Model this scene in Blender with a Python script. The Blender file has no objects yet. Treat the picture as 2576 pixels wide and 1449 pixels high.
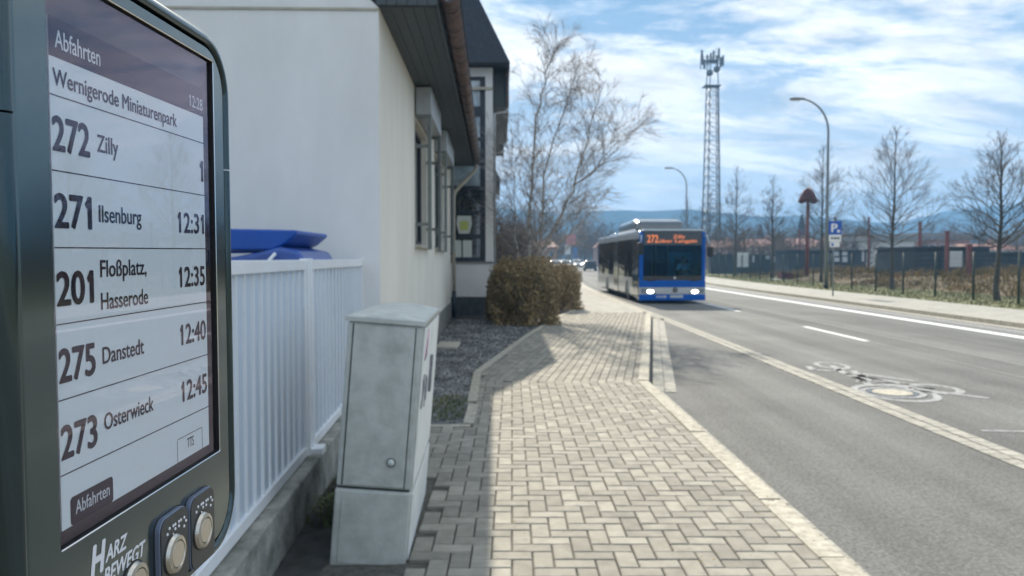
import bpy, bmesh, math, random
from mathutils import Vector, Matrix, noise
R = math.radians
random.seed(7)
SC = bpy.context.scene
COL = SC.collection
# ------------------------------------------------------------------ camera, sky, sun, exposure
EYE = 1.75
cam_d = bpy.data.cameras.new('camera'); cam = bpy.data.objects.new('camera', cam_d); COL.objects.link(cam)
cam.location = (0, 0, EYE); cam.rotation_euler = (R(90 - 2.205), 0, 0)
cam_d.sensor_width = 36; cam_d.lens = 27.04; cam_d.clip_start = .02; cam_d.clip_end = 6000
cam_d.dof.use_dof = True; cam_d.dof.focus_distance = .56; cam_d.dof.aperture_fstop = 15.0
SC.camera = cam
SUN_EL, SUN_AZ = R(36.5), R(-4.6)          # azimuth from +Y towards +X
world = bpy.data.worlds.new('World'); SC.world = world; world.use_nodes = True
wn = world.node_tree; wn.nodes.clear()
def WN(t, **k):
    n = wn.nodes.new(t)
    for a, b in k.items(): setattr(n, a, b)
    return n
def wl(a, b): wn.links.new(a, b)
sky = WN('ShaderNodeTexSky', sky_type='NISHITA'); sky.sun_disc = False
sky.sun_elevation = SUN_EL; sky.sun_rotation = SUN_AZ; sky.air_density = 1.1; sky.dust_density = .3; sky.ozone_density = 3.0
tc = WN('ShaderNodeTexCoord'); lift = WN('ShaderNodeVectorMath', operation='MULTIPLY_ADD'); lift.inputs[1].default_value = (.35, .35, .5); lift.inputs[2].default_value = (.05, -.62, .60); wl(tc.outputs['Generated'], lift.inputs[0]); wl(lift.outputs[0], sky.inputs[0]); sep = WN('ShaderNodeSeparateXYZ'); wl(tc.outputs['Generated'], sep.inputs[0])
def wmath(op, a, b=None, c=None, clamp=False):
    n = WN('ShaderNodeMath', operation=op); n.use_clamp = clamp
    for i, x in enumerate((a, b, c)):
        if x is None: continue
        if isinstance(x, (int, float)): n.inputs[i].default_value = x
        else: wl(x, n.inputs[i])
    return n.outputs[0]
zz = wmath('MAXIMUM', wmath('ADD', sep.outputs[2], .30), .05)
cx = wmath('DIVIDE', sep.outputs[0], zz); cy = wmath('DIVIDE', sep.outputs[1], zz)
comb = WN('ShaderNodeCombineXYZ'); wl(cx, comb.inputs[0]); wl(cy, comb.inputs[1])
mp = WN('ShaderNodeMapping'); mp.inputs['Rotation'].default_value = (0, 0, R(-20)); mp.inputs['Scale'].default_value = (.8, 1.8, 1); mp.inputs['Location'].default_value = (42.7, 7.1, 0)
wl(comb.outputs[0], mp.inputs[0])
n1 = WN('ShaderNodeTexNoise'); n1.inputs['Scale'].default_value = 2.2; n1.inputs['Detail'].default_value = 9; n1.inputs['Roughness'].default_value = .68; n1.inputs['Distortion'].default_value = .45
wl(mp.outputs[0], n1.inputs[0])
n2 = WN('ShaderNodeTexNoise'); n2.inputs['Scale'].default_value = 5.2; n2.inputs['Detail'].default_value = 7; n2.inputs['Roughness'].default_value = .6; n2.inputs['Distortion'].default_value = .6
wl(mp.outputs[0], n2.inputs[0])
dens = wmath('ADD', wmath('MULTIPLY', n1.outputs[0], .78), wmath('MULTIPLY', n2.outputs[0], .22))
cov = WN('ShaderNodeMapRange', interpolation_type='SMOOTHSTEP'); cov.inputs[1].default_value = .375; cov.inputs[2].default_value = .575; wl(dens, cov.inputs[0])
shade = WN('ShaderNodeMapRange'); shade.inputs[1].default_value = .36; shade.inputs[2].default_value = .66; shade.inputs[3].default_value = 1.06; shade.inputs[4].default_value = .62
n3 = WN('ShaderNodeTexNoise'); n3.inputs['Scale'].default_value = 3.4; n3.inputs['Detail'].default_value = 6; n3.inputs['Roughness'].default_value = .65; n3.inputs['Distortion'].default_value = .5; wl(mp.outputs[0], n3.inputs[0]); wl(n3.outputs[0], shade.inputs[0])
# clouds glow brighter round the sun, which stands ahead and high
nrm = WN('ShaderNodeVectorMath', operation='DOT_PRODUCT'); wl(tc.outputs['Generated'], nrm.inputs[0])
nrm.inputs[1].default_value = (math.sin(SUN_AZ) * math.cos(SUN_EL), math.cos(SUN_AZ) * math.cos(SUN_EL), math.sin(SUN_EL))
glow = WN('ShaderNodeMapRange'); glow.inputs[1].default_value = .55; glow.inputs[2].default_value = 1.0; glow.inputs[3].default_value = 0.0; glow.inputs[4].default_value = 1.0; wl(nrm.outputs['Value'], glow.inputs[0])
CLOUD, GLOW = 3.0, .45
cb = wmath('MULTIPLY', shade.outputs[0], wmath('MULTIPLY_ADD', wmath('POWER', glow.outputs[0], 2.0), GLOW, CLOUD))
cc = WN('ShaderNodeCombineXYZ')
for i, k in enumerate((.99, .99, .985)): wl(wmath('MULTIPLY', cb, k), cc.inputs[i])
mixc = WN('ShaderNodeMix', data_type='RGBA'); veil = WN('ShaderNodeMapRange', interpolation_type='SMOOTHSTEP'); veil.inputs[1].default_value = .02; veil.inputs[2].default_value = .34; veil.inputs[3].default_value = .74; veil.inputs[4].default_value = .05; wl(sep.outputs[2], veil.inputs[0])
wl(wmath('MULTIPLY', wmath('MAXIMUM', cov.outputs[0], veil.outputs[0]), .95), mixc.inputs[0]); skt = WN('ShaderNodeVectorMath', operation='MULTIPLY'); skt.inputs[1].default_value = (.70, .80, .67); wl(sky.outputs[0], skt.inputs[0]); wl(skt.outputs[0], mixc.inputs[6]); wl(cc.outputs[0], mixc.inputs[7])
bg = WN('ShaderNodeBackground'); bg.inputs[1].default_value = .12; wl(mixc.outputs[2], bg.inputs[0])
wo = WN('ShaderNodeOutputWorld'); wl(bg.outputs[0], wo.inputs[0])
sd = bpy.data.lights.new('sun', 'SUN'); sd.energy = 2.0; sd.angle = R(.53); sd.color = (1, .915, .77)
sun = bpy.data.objects.new('sun', sd); COL.objects.link(sun); sun.rotation_euler = (R(90) - SUN_EL, 0, -SUN_AZ + R(180)); sun.location = (0, 30, 40)
vs = SC.view_settings; vs.view_transform = 'Standard'; vs.look = 'None'; vs.gamma = 1; vs.use_curve_mapping = False; vs.exposure = 2.06
SC.cycles.max_bounces = 7; SC.cycles.diffuse_bounces = 3; SC.cycles.glossy_bounces = 3; SC.cycles.transparent_max_bounces = 10
SC.cycles.volume_bounces = 0; SC.cycles.use_denoising = True; SC.cycles.sample_clamp_indirect = 6
SC.cycles.caustics_reflective = False; SC.cycles.caustics_refractive = False

# ------------------------------------------------------------------ places: where a photographed point lies on the ground or at a distance
_p = math.atan((724.5 - 650) / 1935)
def _ray(u, v):
    a, b = (u - 1288) / 1935, -(v - 724.5) / 1935
    return Vector((a, math.cos(_p) + b * math.sin(_p), -math.sin(_p) + b * math.cos(_p)))
def G(u, v, z=0.0):
    r = _ray(u, v); t = (z - EYE) / r.z; return Vector((r.x * t, r.y * t, z))
def AT(u, v, Y):
    r = _ray(u, v); t = Y / r.y; return Vector((r.x * t, Y, EYE + r.z * t))

# ------------------------------------------------------------------ materials
def nodes_of(name):
    m = bpy.data.materials.new(name); m.use_nodes = True; nt = m.node_tree
    return m, nt, nt.nodes['Principled BSDF']
def lin(c):
    if isinstance(c, (int, float)): c = (c, c, c)
    return (*c, 1)
def mat(name, col, rough=.6, metal=0.0, var=.12, scale=6.0, bump=0.0, bscale=None, col2=None, contrast=(.35, .65), stretch=None, spec=.5, coat=0, rnd=0.0, attr=None, world_pos=False, detail=5, emit=None, estr=0):
    m, nt, b = nodes_of(name); N = nt.nodes; L = nt.links
    tcn = N.new('ShaderNodeTexCoord'); src = tcn.outputs['Object']
    if world_pos: src = N.new('ShaderNodeNewGeometry').outputs['Position']
    if stretch:
        mpn = N.new('ShaderNodeMapping'); mpn.inputs['Scale'].default_value = stretch; L.new(src, mpn.inputs[0]); src = mpn.outputs[0]
    no = N.new('ShaderNodeTexNoise'); no.inputs['Scale'].default_value = scale; no.inputs['Detail'].default_value = detail; no.inputs['Roughness'].default_value = .62; L.new(src, no.inputs[0])
    mr = N.new('ShaderNodeMapRange'); mr.inputs[1].default_value = contrast[0]; mr.inputs[2].default_value = contrast[1]; L.new(no.outputs[0], mr.inputs[0])
    mx = N.new('ShaderNodeMix'); mx.data_type = 'RGBA'; L.new(mr.outputs[0], mx.inputs[0])
    c = lin(col)
    if col2 is None:
        lo = tuple(x * (1 - var) for x in c[:3]) + (1,); hi = tuple(min(1, x * (1 + var)) for x in c[:3]) + (1,)
    else: lo, hi = c, lin(col2)
    mx.inputs[6].default_value = lo; mx.inputs[7].default_value = hi
    out = mx.outputs[2]
    if rnd or attr:
        if attr:
            a = N.new('ShaderNodeAttribute'); a.attribute_name = attr; rv = a.outputs['Fac']
        else: rv = N.new('ShaderNodeObjectInfo').outputs['Random']
        r2 = N.new('ShaderNodeMapRange'); r2.inputs[3].default_value = 1 - rnd; r2.inputs[4].default_value = 1 + rnd; L.new(rv, r2.inputs[0])
        vm = N.new('ShaderNodeVectorMath'); vm.operation = 'SCALE'; L.new(out, vm.inputs[0]); L.new(r2.outputs[0], vm.inputs['Scale']); out = vm.outputs[0]
    L.new(out, b.inputs['Base Color'])
    b.inputs['Roughness'].default_value = rough; b.inputs['Metallic'].default_value = metal
    b.inputs['Specular IOR Level'].default_value = spec; b.inputs['Coat Weight'].default_value = coat; b.inputs['Coat Roughness'].default_value = .05
    if bump:
        nb = N.new('ShaderNodeTexNoise'); nb.inputs['Scale'].default_value = bscale or scale * 4; nb.inputs['Detail'].default_value = 4; L.new(src, nb.inputs[0])
        bp = N.new('ShaderNodeBump'); bp.inputs['Strength'].default_value = bump; bp.inputs['Distance'].default_value = .01; L.new(nb.outputs[0], bp.inputs['Height']); L.new(bp.outputs[0], b.inputs['Normal'])
    if emit:
        b.inputs['Emission Color'].default_value = lin(emit); b.inputs['Emission Strength'].default_value = estr
    return m
def glass_mat(name, tint, refl=(1, 1, 1), ior=1.5, rough=.02):
    m = bpy.data.materials.new(name); m.use_nodes = True; nt = m.node_tree; nt.nodes.clear(); N = nt.nodes; L = nt.links
    t = N.new('ShaderNodeBsdfTransparent'); t.inputs[0].default_value = lin(tint)
    g = N.new('ShaderNodeBsdfGlossy'); g.inputs[0].default_value = lin(refl); g.inputs['Roughness'].default_value = rough
    f = N.new('ShaderNodeFresnel'); f.inputs[0].default_value = ior
    mx = N.new('ShaderNodeMixShader'); o = N.new('ShaderNodeOutputMaterial')
    geo = N.new('ShaderNodeNewGeometry'); inv = N.new('ShaderNodeMath'); inv.operation = 'SUBTRACT'; inv.inputs[0].default_value = 1; L.new(geo.outputs['Backfacing'], inv.inputs[1])
    ff = N.new('ShaderNodeMath'); ff.operation = 'MULTIPLY'; L.new(f.outputs[0], ff.inputs[0]); L.new(inv.outputs[0], ff.inputs[1])
    L.new(ff.outputs[0], mx.inputs[0]); L.new(t.outputs[0], mx.inputs[1]); L.new(g.outputs[0], mx.inputs[2]); L.new(mx.outputs[0], o.inputs[0])
    return m
M = {}
M['ground'] = mat('soil_and_grass', (.11, .12, .055), .95, var=.3, scale=.6, world_pos=True, col2=(.16, .14, .09))
M['verge'] = mat('verge_grass', (.11, .135, .04), .95, scale=.9, world_pos=True, col2=(.19, .17, .085), bump=.6, bscale=30)
def asphalt():
    m, nt, b = nodes_of('worn_asphalt'); N = nt.nodes; L = nt.links
    P = N.new('ShaderNodeNewGeometry').outputs['Position']
    def ns(sc, st=None, det=4, rg=.6):
        s = P
        if st:
            k = N.new('ShaderNodeMapping'); k.inputs['Scale'].default_value = st; L.new(P, k.inputs[0]); s = k.outputs[0]
        n = N.new('ShaderNodeTexNoise'); n.inputs['Scale'].default_value = sc; n.inputs['Detail'].default_value = det; n.inputs['Roughness'].default_value = rg; L.new(s, n.inputs[0]); return n.outputs[0]
    def mrg(x, a, bb, c, d):
        k = N.new('ShaderNodeMapRange'); k.inputs[1].default_value = a; k.inputs[2].default_value = bb; k.inputs[3].default_value = c; k.inputs[4].default_value = d; L.new(x, k.inputs[0]); return k.outputs[0]
    def mul(x, y):
        k = N.new('ShaderNodeMath'); k.operation = 'MULTIPLY'; L.new(x, k.inputs[0]); L.new(y, k.inputs[1]); return k.outputs[0]
    f = mul(mul(mrg(ns(38, det=5, rg=.95), .36, .64, .42, 1.62), mrg(ns(16, det=3), .3, .7, .86, 1.14)), mul(mrg(ns(1, (.95, .035, 1), 3), .36, .64, .74, 1.22), mrg(ns(.55, None, 4), .3, .7, .84, 1.14)))
    vm = N.new('ShaderNodeVectorMath'); vm.operation = 'SCALE'; vm.inputs[0].default_value = (.148, .149, .143); L.new(f, vm.inputs['Scale']); L.new(vm.outputs[0], b.inputs['Base Color'])
    b.inputs['Roughness'].default_value = .88; b.inputs['Specular IOR Level'].default_value = .2
    bp = N.new('ShaderNodeBump'); bp.inputs['Strength'].default_value = .5; bp.inputs['Distance'].default_value = .006; L.new(ns(110, det=2), bp.inputs['Height']); L.new(bp.outputs[0], b.inputs['Normal'])
    return m
M['asphalt'] = asphalt()
pv = dict(rough=.85, scale=9, world_pos=True, bump=.35, bscale=90, contrast=(.25, .75), spec=.3)
M['paver'] = mat('concrete_paving_brick', (.215, .200, .168), col2=(.345, .322, .272), rnd=.20, **pv)
M['paver_far'] = mat('concrete_paving_brick_joined', (.215, .200, .168), col2=(.345, .322, .272), rnd=.20, attr='tint', **pv)
M['joint'] = mat('sandy_joint', (.10, .095, .08), .95, scale=20, world_pos=True, var=.35)
M['pavement'] = mat('distant_paving', (.25, .24, .21), .9, scale=3, world_pos=True, col2=(.36, .35, .31))
M['kerb'] = mat('weathered_kerb_concrete', (.30, .275, .22), .9, scale=14, world_pos=True, col2=(.50, .47, .39), bump=.6, bscale=60, rnd=.06)
M['gutter'] = mat('gutter_block', (.26, .25, .215), .9, scale=12, world_pos=True, col2=(.42, .40, .35), bump=.5, bscale=60, rnd=.08)
M['paint'] = mat('worn_road_paint', (.42, .43, .43), .7, scale=9, world_pos=True, col2=(.78, .79, .78), contrast=(.3, .5))
M['paint_old'] = mat('faded_road_paint', (.17, .17, .17), .8, scale=13, world_pos=True, col2=(.38, .39, .39), contrast=(.36, .62))
M['seam'] = mat('pale_seam', (.20, .20, .195), .85, scale=9, world_pos=True, col2=(.30, .30, .29))
M['render'] = mat('cream_render', (.80, .76, .67), .9, scale=1.3, var=.045, stretch=(1, 1, .35), bump=.35, bscale=160, spec=.2)
M['render_w'] = mat('white_render', (.78, .775, .76), .9, scale=1.1, var=.06, stretch=(1, 1, .4), bump=.3, bscale=160, spec=.2)
M['plinth'] = mat('plinth_stone', (.20, .20, .185), .9, scale=9, var=.25, bump=.5)
M['plinth_d'] = mat('dark_plinth', (.06, .075, .085), .8, scale=9, var=.25)
M['board'] = mat('dark_soffit_board', (.055, .068, .074), .55, scale=5, var=.3, stretch=(20, 1, 20))
M['slate'] = mat('slate_cladding', (.018, .026, .042), .6, scale=12, var=.3)
M['copper'] = mat('brown_gutter_metal', (.125, .085, .078), .42, .25, scale=7, var=.3)
M['dkframe'] = mat('dark_blue_frame', (.012, .02, .034), .4, scale=5, var=.2)
M['shutter'] = mat('grey_green_metal', (.17, .19, .185), .45, .1, scale=5, var=.12)
M['shutter_l'] = mat('light_blind_cassette', (.42, .45, .47), .35, .2, scale=5, var=.08)
M['pipe'] = mat('beige_pipe', (.45, .42, .34), .6, scale=6, var=.12)
M['pane'] = mat('window_pane', (.02, .028, .032), .04, scale=2, var=.3, spec=.8, coat=.4)
M['pane_sky'] = mat('pane_painted_sky_reflection', (.36, .46, .52), .05, scale=1.5, var=.5, spec=1, coat=.6)  # pale blue base colour stands in for the sky reflected in the glass
M['stickw'] = mat('white_sticker', (.62, .66, .62), .5, var=.03)
M['sticky'] = mat('yellow_green_sticker', (.50, .56, .16), .5, var=.03)
M['whitepc'] = mat('white_powder_coat', (.84, .86, .88), .35, scale=3, var=.04, spec=.5)
M['slat'] = mat('slat_painted_shade', (.56, .64, .74), .4, scale=3, var=.06, stretch=(1, 1, .3), rnd=.03)  # shade put into the colour: flat faces bluer and darker than the rails
M['wallc'] = mat('mossy_concrete', (.16, .165, .14), .95, scale=5, col2=(.42, .41, .37), bump=.8, bscale=40, world_pos=True)
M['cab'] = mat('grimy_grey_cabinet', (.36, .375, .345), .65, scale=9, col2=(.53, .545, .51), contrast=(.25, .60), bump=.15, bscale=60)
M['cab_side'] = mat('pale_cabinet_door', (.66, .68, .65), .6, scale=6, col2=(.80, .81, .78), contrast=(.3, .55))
M['cab_seam'] = mat('dark_seam', (.05, .06, .055), .8)
M['pink'] = mat('pink_spray', (.75, .38, .52), .7, var=.2, scale=20)
M['greysp'] = mat('grey_spray', (.22, .22, .24), .7, var=.2, scale=20)
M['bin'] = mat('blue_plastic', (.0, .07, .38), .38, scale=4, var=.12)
M['binl'] = mat('blue_plastic_painted_sunlight', (.035, .09, .33), .3, scale=4, var=.12)  # paler copy of the bin blue, with sunlight put into its colour
M['black'] = mat('black_plastic', (.012, .013, .014), .5)
M['rubber'] = mat('tyre_rubber', (.012, .012, .013), .85)
M['bark_b'] = mat('birch_bark', (.13, .12, .11), .85, scale=9, col2=(.50, .48, .45), contrast=(.42, .5), stretch=(1, 1, 3))
M['twig_b'] = mat('birch_twigs', (.29, .27, .25), .85, var=.35, scale=3)
M['bark'] = mat('grey_bark', (.055, .055, .048), .9, scale=12, var=.3)
M['twig'] = mat('bare_twigs', (.085, .075, .060), .9, var=.35, scale=3)
M['leaf_bush'] = mat('clipped_hedge_leaf', (.13, .10, .042), .7, scale=4, col2=(.36, .25, .11), attr='tint', rnd=.45, contrast=(.3, .7))
M['heath'] = mat('winter_undergrowth', (.11, .095, .028), .9, scale=.55, col2=(.27, .18, .08), attr='tint', rnd=.4, world_pos=True, contrast=(.35, .62))
M['gravel'] = mat('grey_gravel', (.13, .13, .13), .85, scale=2, col2=(.34, .34, .335), attr='tint', rnd=.5, world_pos=True)
M['bed'] = mat('bed_soil', (.045, .045, .042), .95, scale=8, var=.4, world_pos=True)
M['grassb'] = mat('grass_blades', (.10, .13, .04), .8, scale=1, col2=(.19, .18, .075), attr='tint', rnd=.2, world_pos=True)
M['green'] = mat('fence_green', (.018, .04, .035), .5)
M['galv'] = mat('galvanised_steel', (.20, .23, .24), .45, .55, scale=5, var=.1)
M['lamp'] = mat('lamp_head_grey', (.16, .17, .17), .5, scale=5)
M['lattice'] = mat('lattice_steel', (.09, .11, .13), .5, .3)
M['antenna'] = mat('antenna_grey', (.08, .09, .10), .6)
M['redpole'] = mat('oxide_red_paint', (.16, .05, .05), .6, var=.2)
M['redpod'] = mat('dark_red_shell', (.075, .010, .016), .7, var=.15)
M['signb'] = mat('sign_blue', (.006, .075, .42), .35, var=.02)
M['signw'] = mat('sign_white', (.78, .78, .76), .4, var=.02)
M['signk'] = mat('sign_black', (.02, .02, .02), .4)
M['hut'] = mat('dark_hut_panel', (.022, .042, .060), .6, scale=1, var=.2)
M['boardw'] = mat('pale_board', (.52, .56, .58), .6, var=.05)
M['roofr'] = mat('red_tile_roof', (.21, .085, .07), .8, scale=3, var=.25)
M['roofg'] = mat('grey_roof', (.22, .23, .24), .7, scale=3, var=.15)
M['wallh'] = mat('house_wall', (.42, .38, .33), .9, scale=2, var=.1)
M['wallp'] = mat('pinkish_wall', (.38, .26, .22), .9, scale=2, var=.15)
M['wallw'] = mat('white_wall', (.58, .59, .60), .9, scale=2, var=.08)
M['forest'] = mat('forested_slope', (.018, .028, .022), 1, scale=.03, col2=(.035, .045, .035), world_pos=True, spec=0)
M['woods'] = mat('bare_wood', (.10, .085, .075), 1, scale=.15, col2=(.17, .14, .12), world_pos=True, spec=0)
M['busb'] = mat('bus_blue_paint', (.0, .105, .46), .45, scale=2, var=.05, coat=.08, spec=.15)
M['buss'] = mat('bus_silver_paint', (.52, .52, .50), .35, .15, scale=2, var=.05, coat=.5)
M['busk'] = mat('bus_black_panel', (.012, .016, .02), .1, scale=2, coat=.6)
M['busroof'] = mat('bus_roof_unit', (.085, .10, .11), .22, .1, scale=2, coat=.7)
M['bustop'] = mat('bus_roof_edge', (.50, .56, .62), .22, .2, coat=.6)
M['busint'] = mat('bus_interior', (.16, .30, .40), .8, scale=2, var=.3)
M['busgl'] = glass_mat('bus_windscreen_glass', (.50, .75, .85), (.45, .62, .75))
M['sidegl'] = glass_mat('bus_side_glass', (.22, .26, .28))
M['led'] = mat('amber_led', (.3, .08, .02), .5, emit=(1.0, .28, .10), estr=.2)
M['lampw'] = mat('lit_headlamp', (.9, .9, .9), .2, emit=(1, .96, .88), estr=3)
M['amber'] = mat('amber_lens', (.7, .22, .04), .3)
M['redlens'] = mat('red_lens', (.35, .01, .012), .25)
M['chrome'] = mat('chrome', (.6, .6, .6), .15, 1)
M['skin'] = mat('skin', (.45, .25, .18), .6, var=.06)
M['hair'] = mat('dark_hair', (.03, .022, .018), .7)
M['shirt'] = mat('pale_blue_shirt', (.42, .50, .58), .8, var=.06)
M['trouser'] = mat('dark_trousers', (.02, .022, .03), .8)
M['cark'] = mat('dark_blue_car_paint', (.012, .018, .03), .2, coat=.8)
M['carw'] = mat('white_car_paint', (.6, .6, .6), .25, coat=.8)
M['cars'] = mat('silver_car_paint', (.35, .36, .37), .25, .4, coat=.8)
M['redsign'] = mat('red_store_sign', (.45, .02, .03), .5)
M['bluesign'] = mat('blue_banner', (.10, .20, .42), .6)
M['pinksign'] = mat('faded_red_sign', (.48, .20, .22), .6)
M['shell'] = mat('satin_anthracite_shell', (.05, .075, .082), .14, .85, scale=40, var=.04, coat=.35)
M['facep'] = mat('grey_green_front_panel', (.115, .148, .155), .15, .9, scale=30, var=.04, coat=.12)
M['bezel'] = mat('black_bezel', (.012, .008, .012), .5, var=.05)
M['paperw'] = mat('e_paper_pale', (.80, .88, .89), .75, scale=200, var=.015, spec=.1)
M['paperd'] = mat('e_paper_dark', (.030, .026, .034), .75, var=.02, spec=.1)
M['papert'] = mat('e_paper_light_ink', (.70, .75, .77), .75, var=.01, spec=.1)
M['cover'] = glass_mat('display_cover_glass', (.97, .97, .98), (.90, .80, .96), 1.72, .01)
M['plate'] = mat('button_plate', (.045, .052, .055), .38, .3, scale=50, var=.05)
M['plate_e'] = mat('button_plate_edge', (.22, .26, .36), .3, .3)
M['steel'] = mat('brushed_steel_button', (.55, .53, .48), .26, .95, scale=40, var=.05)
M['dots'] = mat('white_dots', (.82, .82, .86), .5, var=.02)

# ------------------------------------------------------------------ helpers
class MB:
    def __init__(s): s.v = []; s.f = []; s.sm = []; s.t = []
    def add(s, vs, fs, smooth=False, tint=None):
        o = len(s.v); s.v += [tuple(x) for x in vs]; s.f += [tuple(i + o for i in f) for f in fs]; s.sm += [smooth] * len(fs)
        if tint is None: tint = random.random()
        s.t += [tint] * len(vs)
    def box(s, a, b, mtx=None):
        (x0, y0, z0), (x1, y1, z1) = a, b
        vs = [Vector(p) for p in ((x0, y0, z0), (x1, y0, z0), (x1, y1, z0), (x0, y1, z0), (x0, y0, z1), (x1, y0, z1), (x1, y1, z1), (x0, y1, z1))]
        if mtx: vs = [mtx @ p for p in vs]
        s.add(vs, [(0, 3, 2, 1), (4, 5, 6, 7), (0, 1, 5, 4), (1, 2, 6, 5), (2, 3, 7, 6), (3, 0, 4, 7)]); return s
    def prism(s, pts, z0, z1, mtx=None, smooth=False):
        n = len(pts); vs = [Vector((p[0], p[1], z0)) for p in pts] + [Vector((p[0], p[1], z1)) for p in pts]
        if mtx: vs = [mtx @ p for p in vs]
        s.add(vs, [tuple(reversed(range(n))), tuple(range(n, 2 * n))] + [(i, (i + 1) % n, (i + 1) % n + n, i + n) for i in range(n)]); return s
    def sheet(s, pts): s.add(pts, [tuple(range(len(pts)))]); return s
    def tube(s, pts, rad, n=6, caps=True, smooth=True, tint=None):
        pts = [Vector(p) for p in pts]; k = len(pts); vs = []; 
        if isinstance(rad, (int, float)): rad = [rad] * k
        pr = None
        for i, p in enumerate(pts):
            d = (pts[min(i + 1, k - 1)] - pts[max(i - 1, 0)]).normalized()
            if pr is None: a = d.orthogonal().normalized()
            else:
                a = pr - d * pr.dot(d); a = a.normalized() if a.length > 1e-6 else d.orthogonal().normalized()
            pr = a; b = d.cross(a)
            for j in range(n):
                t = 2 * math.pi * j / n; vs.append(p + (a * math.cos(t) + b * math.sin(t)) * rad[i])
        fs = [(i * n + j, i * n + (j + 1) % n, (i + 1) * n + (j + 1) % n, (i + 1) * n + j) for i in range(k - 1) for j in range(n)]
        if caps: fs += [tuple(reversed(range(n))), tuple(range((k - 1) * n, k * n))]
        s.add(vs, fs, smooth, tint); return s
    def loops(s, loops, cap0=False, cap1=False, smooth=True, close=False):
        n = len(loops[0]); vs = [p for l in loops for p in l]; k = len(loops)
        fs = [(i * n + j, i * n + (j + 1) % n, ((i + 1) % k) * n + (j + 1) % n, ((i + 1) % k) * n + j) for i in range(k if close else k - 1) for j in range(n)]
        s.add(vs, fs, smooth)
        if cap0: s.f.append(tuple(reversed([len(s.v) - k * n + j for j in range(n)]))); s.sm.append(False)
        if cap1: s.f.append(tuple(len(s.v) - n + j for j in range(n))); s.sm.append(False)
        return s
    def build(s, name, m, parent=None, bevel=0, kind=None):
        me = bpy.data.meshes.new(name); me.from_pydata(s.v, [], s.f); me.polygons.foreach_set('use_smooth', s.sm)
        a = me.attributes.new('tint', 'FLOAT', 'POINT'); a.data.foreach_set('value', s.t)
        me.materials.append(m); me.update()
        o = bpy.data.objects.new(name, me); COL.objects.link(o)
        if parent: o.parent = parent
        if bevel:
            bv = o.modifiers.new('bevel', 'BEVEL'); bv.width = bevel; bv.segments = 2; bv.limit_method = 'ANGLE'; bv.harden_normals = False
        if kind: o['kind'] = kind
        return o
def tag(o, label=None, cat=None, group=None, kind=None):
    if label: o['label'] = label
    if cat: o['category'] = cat
    if group: o['group'] = group
    if kind: o['kind'] = kind
    return o
def thing(name, label, cat, loc=(0, 0, 0), rz=0, group=None):
    o = bpy.data.objects.new(name, None); COL.objects.link(o); o.empty_display_size = .2
    o.location = loc; o.rotation_euler = (0, 0, rz); return tag(o, label, cat, group)
KIDS = {}
def copy_tree(o, parent=None, top=True):
    c = o.copy(); COL.objects.link(c); c.parent = parent
    for ch in list(o.children): copy_tree(ch, c, False)
    return c
def box(name, a, b, m, parent=None, bevel=0, kind=None): return MB().box(a, b).build(name, m, parent, bevel, kind)
def link_copy(src, name, parent, loc, rot=(0, 0, 0), scale=(1, 1, 1)):
    o = bpy.data.objects.new(name, src.data); COL.objects.link(o); o.parent = parent; o.location = loc; o.rotation_euler = rot; o.scale = scale; return o
TEXTS = []
def text(name, body, m, parent, x, y, z, width, cap, bold=0.0, shear=0, rot=None, space=1.0):
    cu = bpy.data.curves.new(name, 'FONT'); cu.body = body; cu.size = 1; cu.shear = shear; cu.space_character = space; cu.resolution_u = 4
    cu.materials.append(m); o = bpy.data.objects.new(name, cu); COL.objects.link(o); o.parent = parent; o.location = (x, y, z)
    if rot: o.rotation_euler = rot
    o['bold'] = bold; TEXTS.append((o, width, cap)); return o

# road course: straight to Y 38, then it bends gently to the right
def dx(Y):
    if Y < 38: return 0
    if Y < 60: return .07 * (Y - 38) ** 2 / 44
    return .77 + .07 * (Y - 60)
YS = [-30, 0, 10, 20, 30, 38, 42, 46, 50, 55, 60, 80, 110, 150, 220, 320, 480]
def strip(name, x0, x1, z, m, ys=YS, z0=None, parent=None, kind='structure'):
    mb = MB(); f0 = x0 if callable(x0) else (lambda Y: x0 + dx(Y)); f1 = x1 if callable(x1) else (lambda Y: x1 + dx(Y))
    n = len(ys); vs = [(f0(y), y, z) for y in ys] + [(f1(y), y, z) for y in ys]; fs = [(i, i + n, i + n + 1, i + 1) for i in range(n - 1)]
    if z0 is not None:
        vs += [(f0(y), y, z0) for y in ys] + [(f1(y), y, z0) for y in ys]
        fs += [(i, i + 1, i + 1 + 2 * n, i + 2 * n) for i in range(n - 1)] + [(i + n, i + 3 * n, i + 1 + 3 * n, i + 1 + n) for i in range(n - 1)] + [(0, 2 * n, 3 * n, n), (n - 1, 2 * n - 1, 4 * n - 1, 3 * n - 1)]
    mb.add(vs, fs); return mb.build(name, m, parent, kind=kind)

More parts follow.
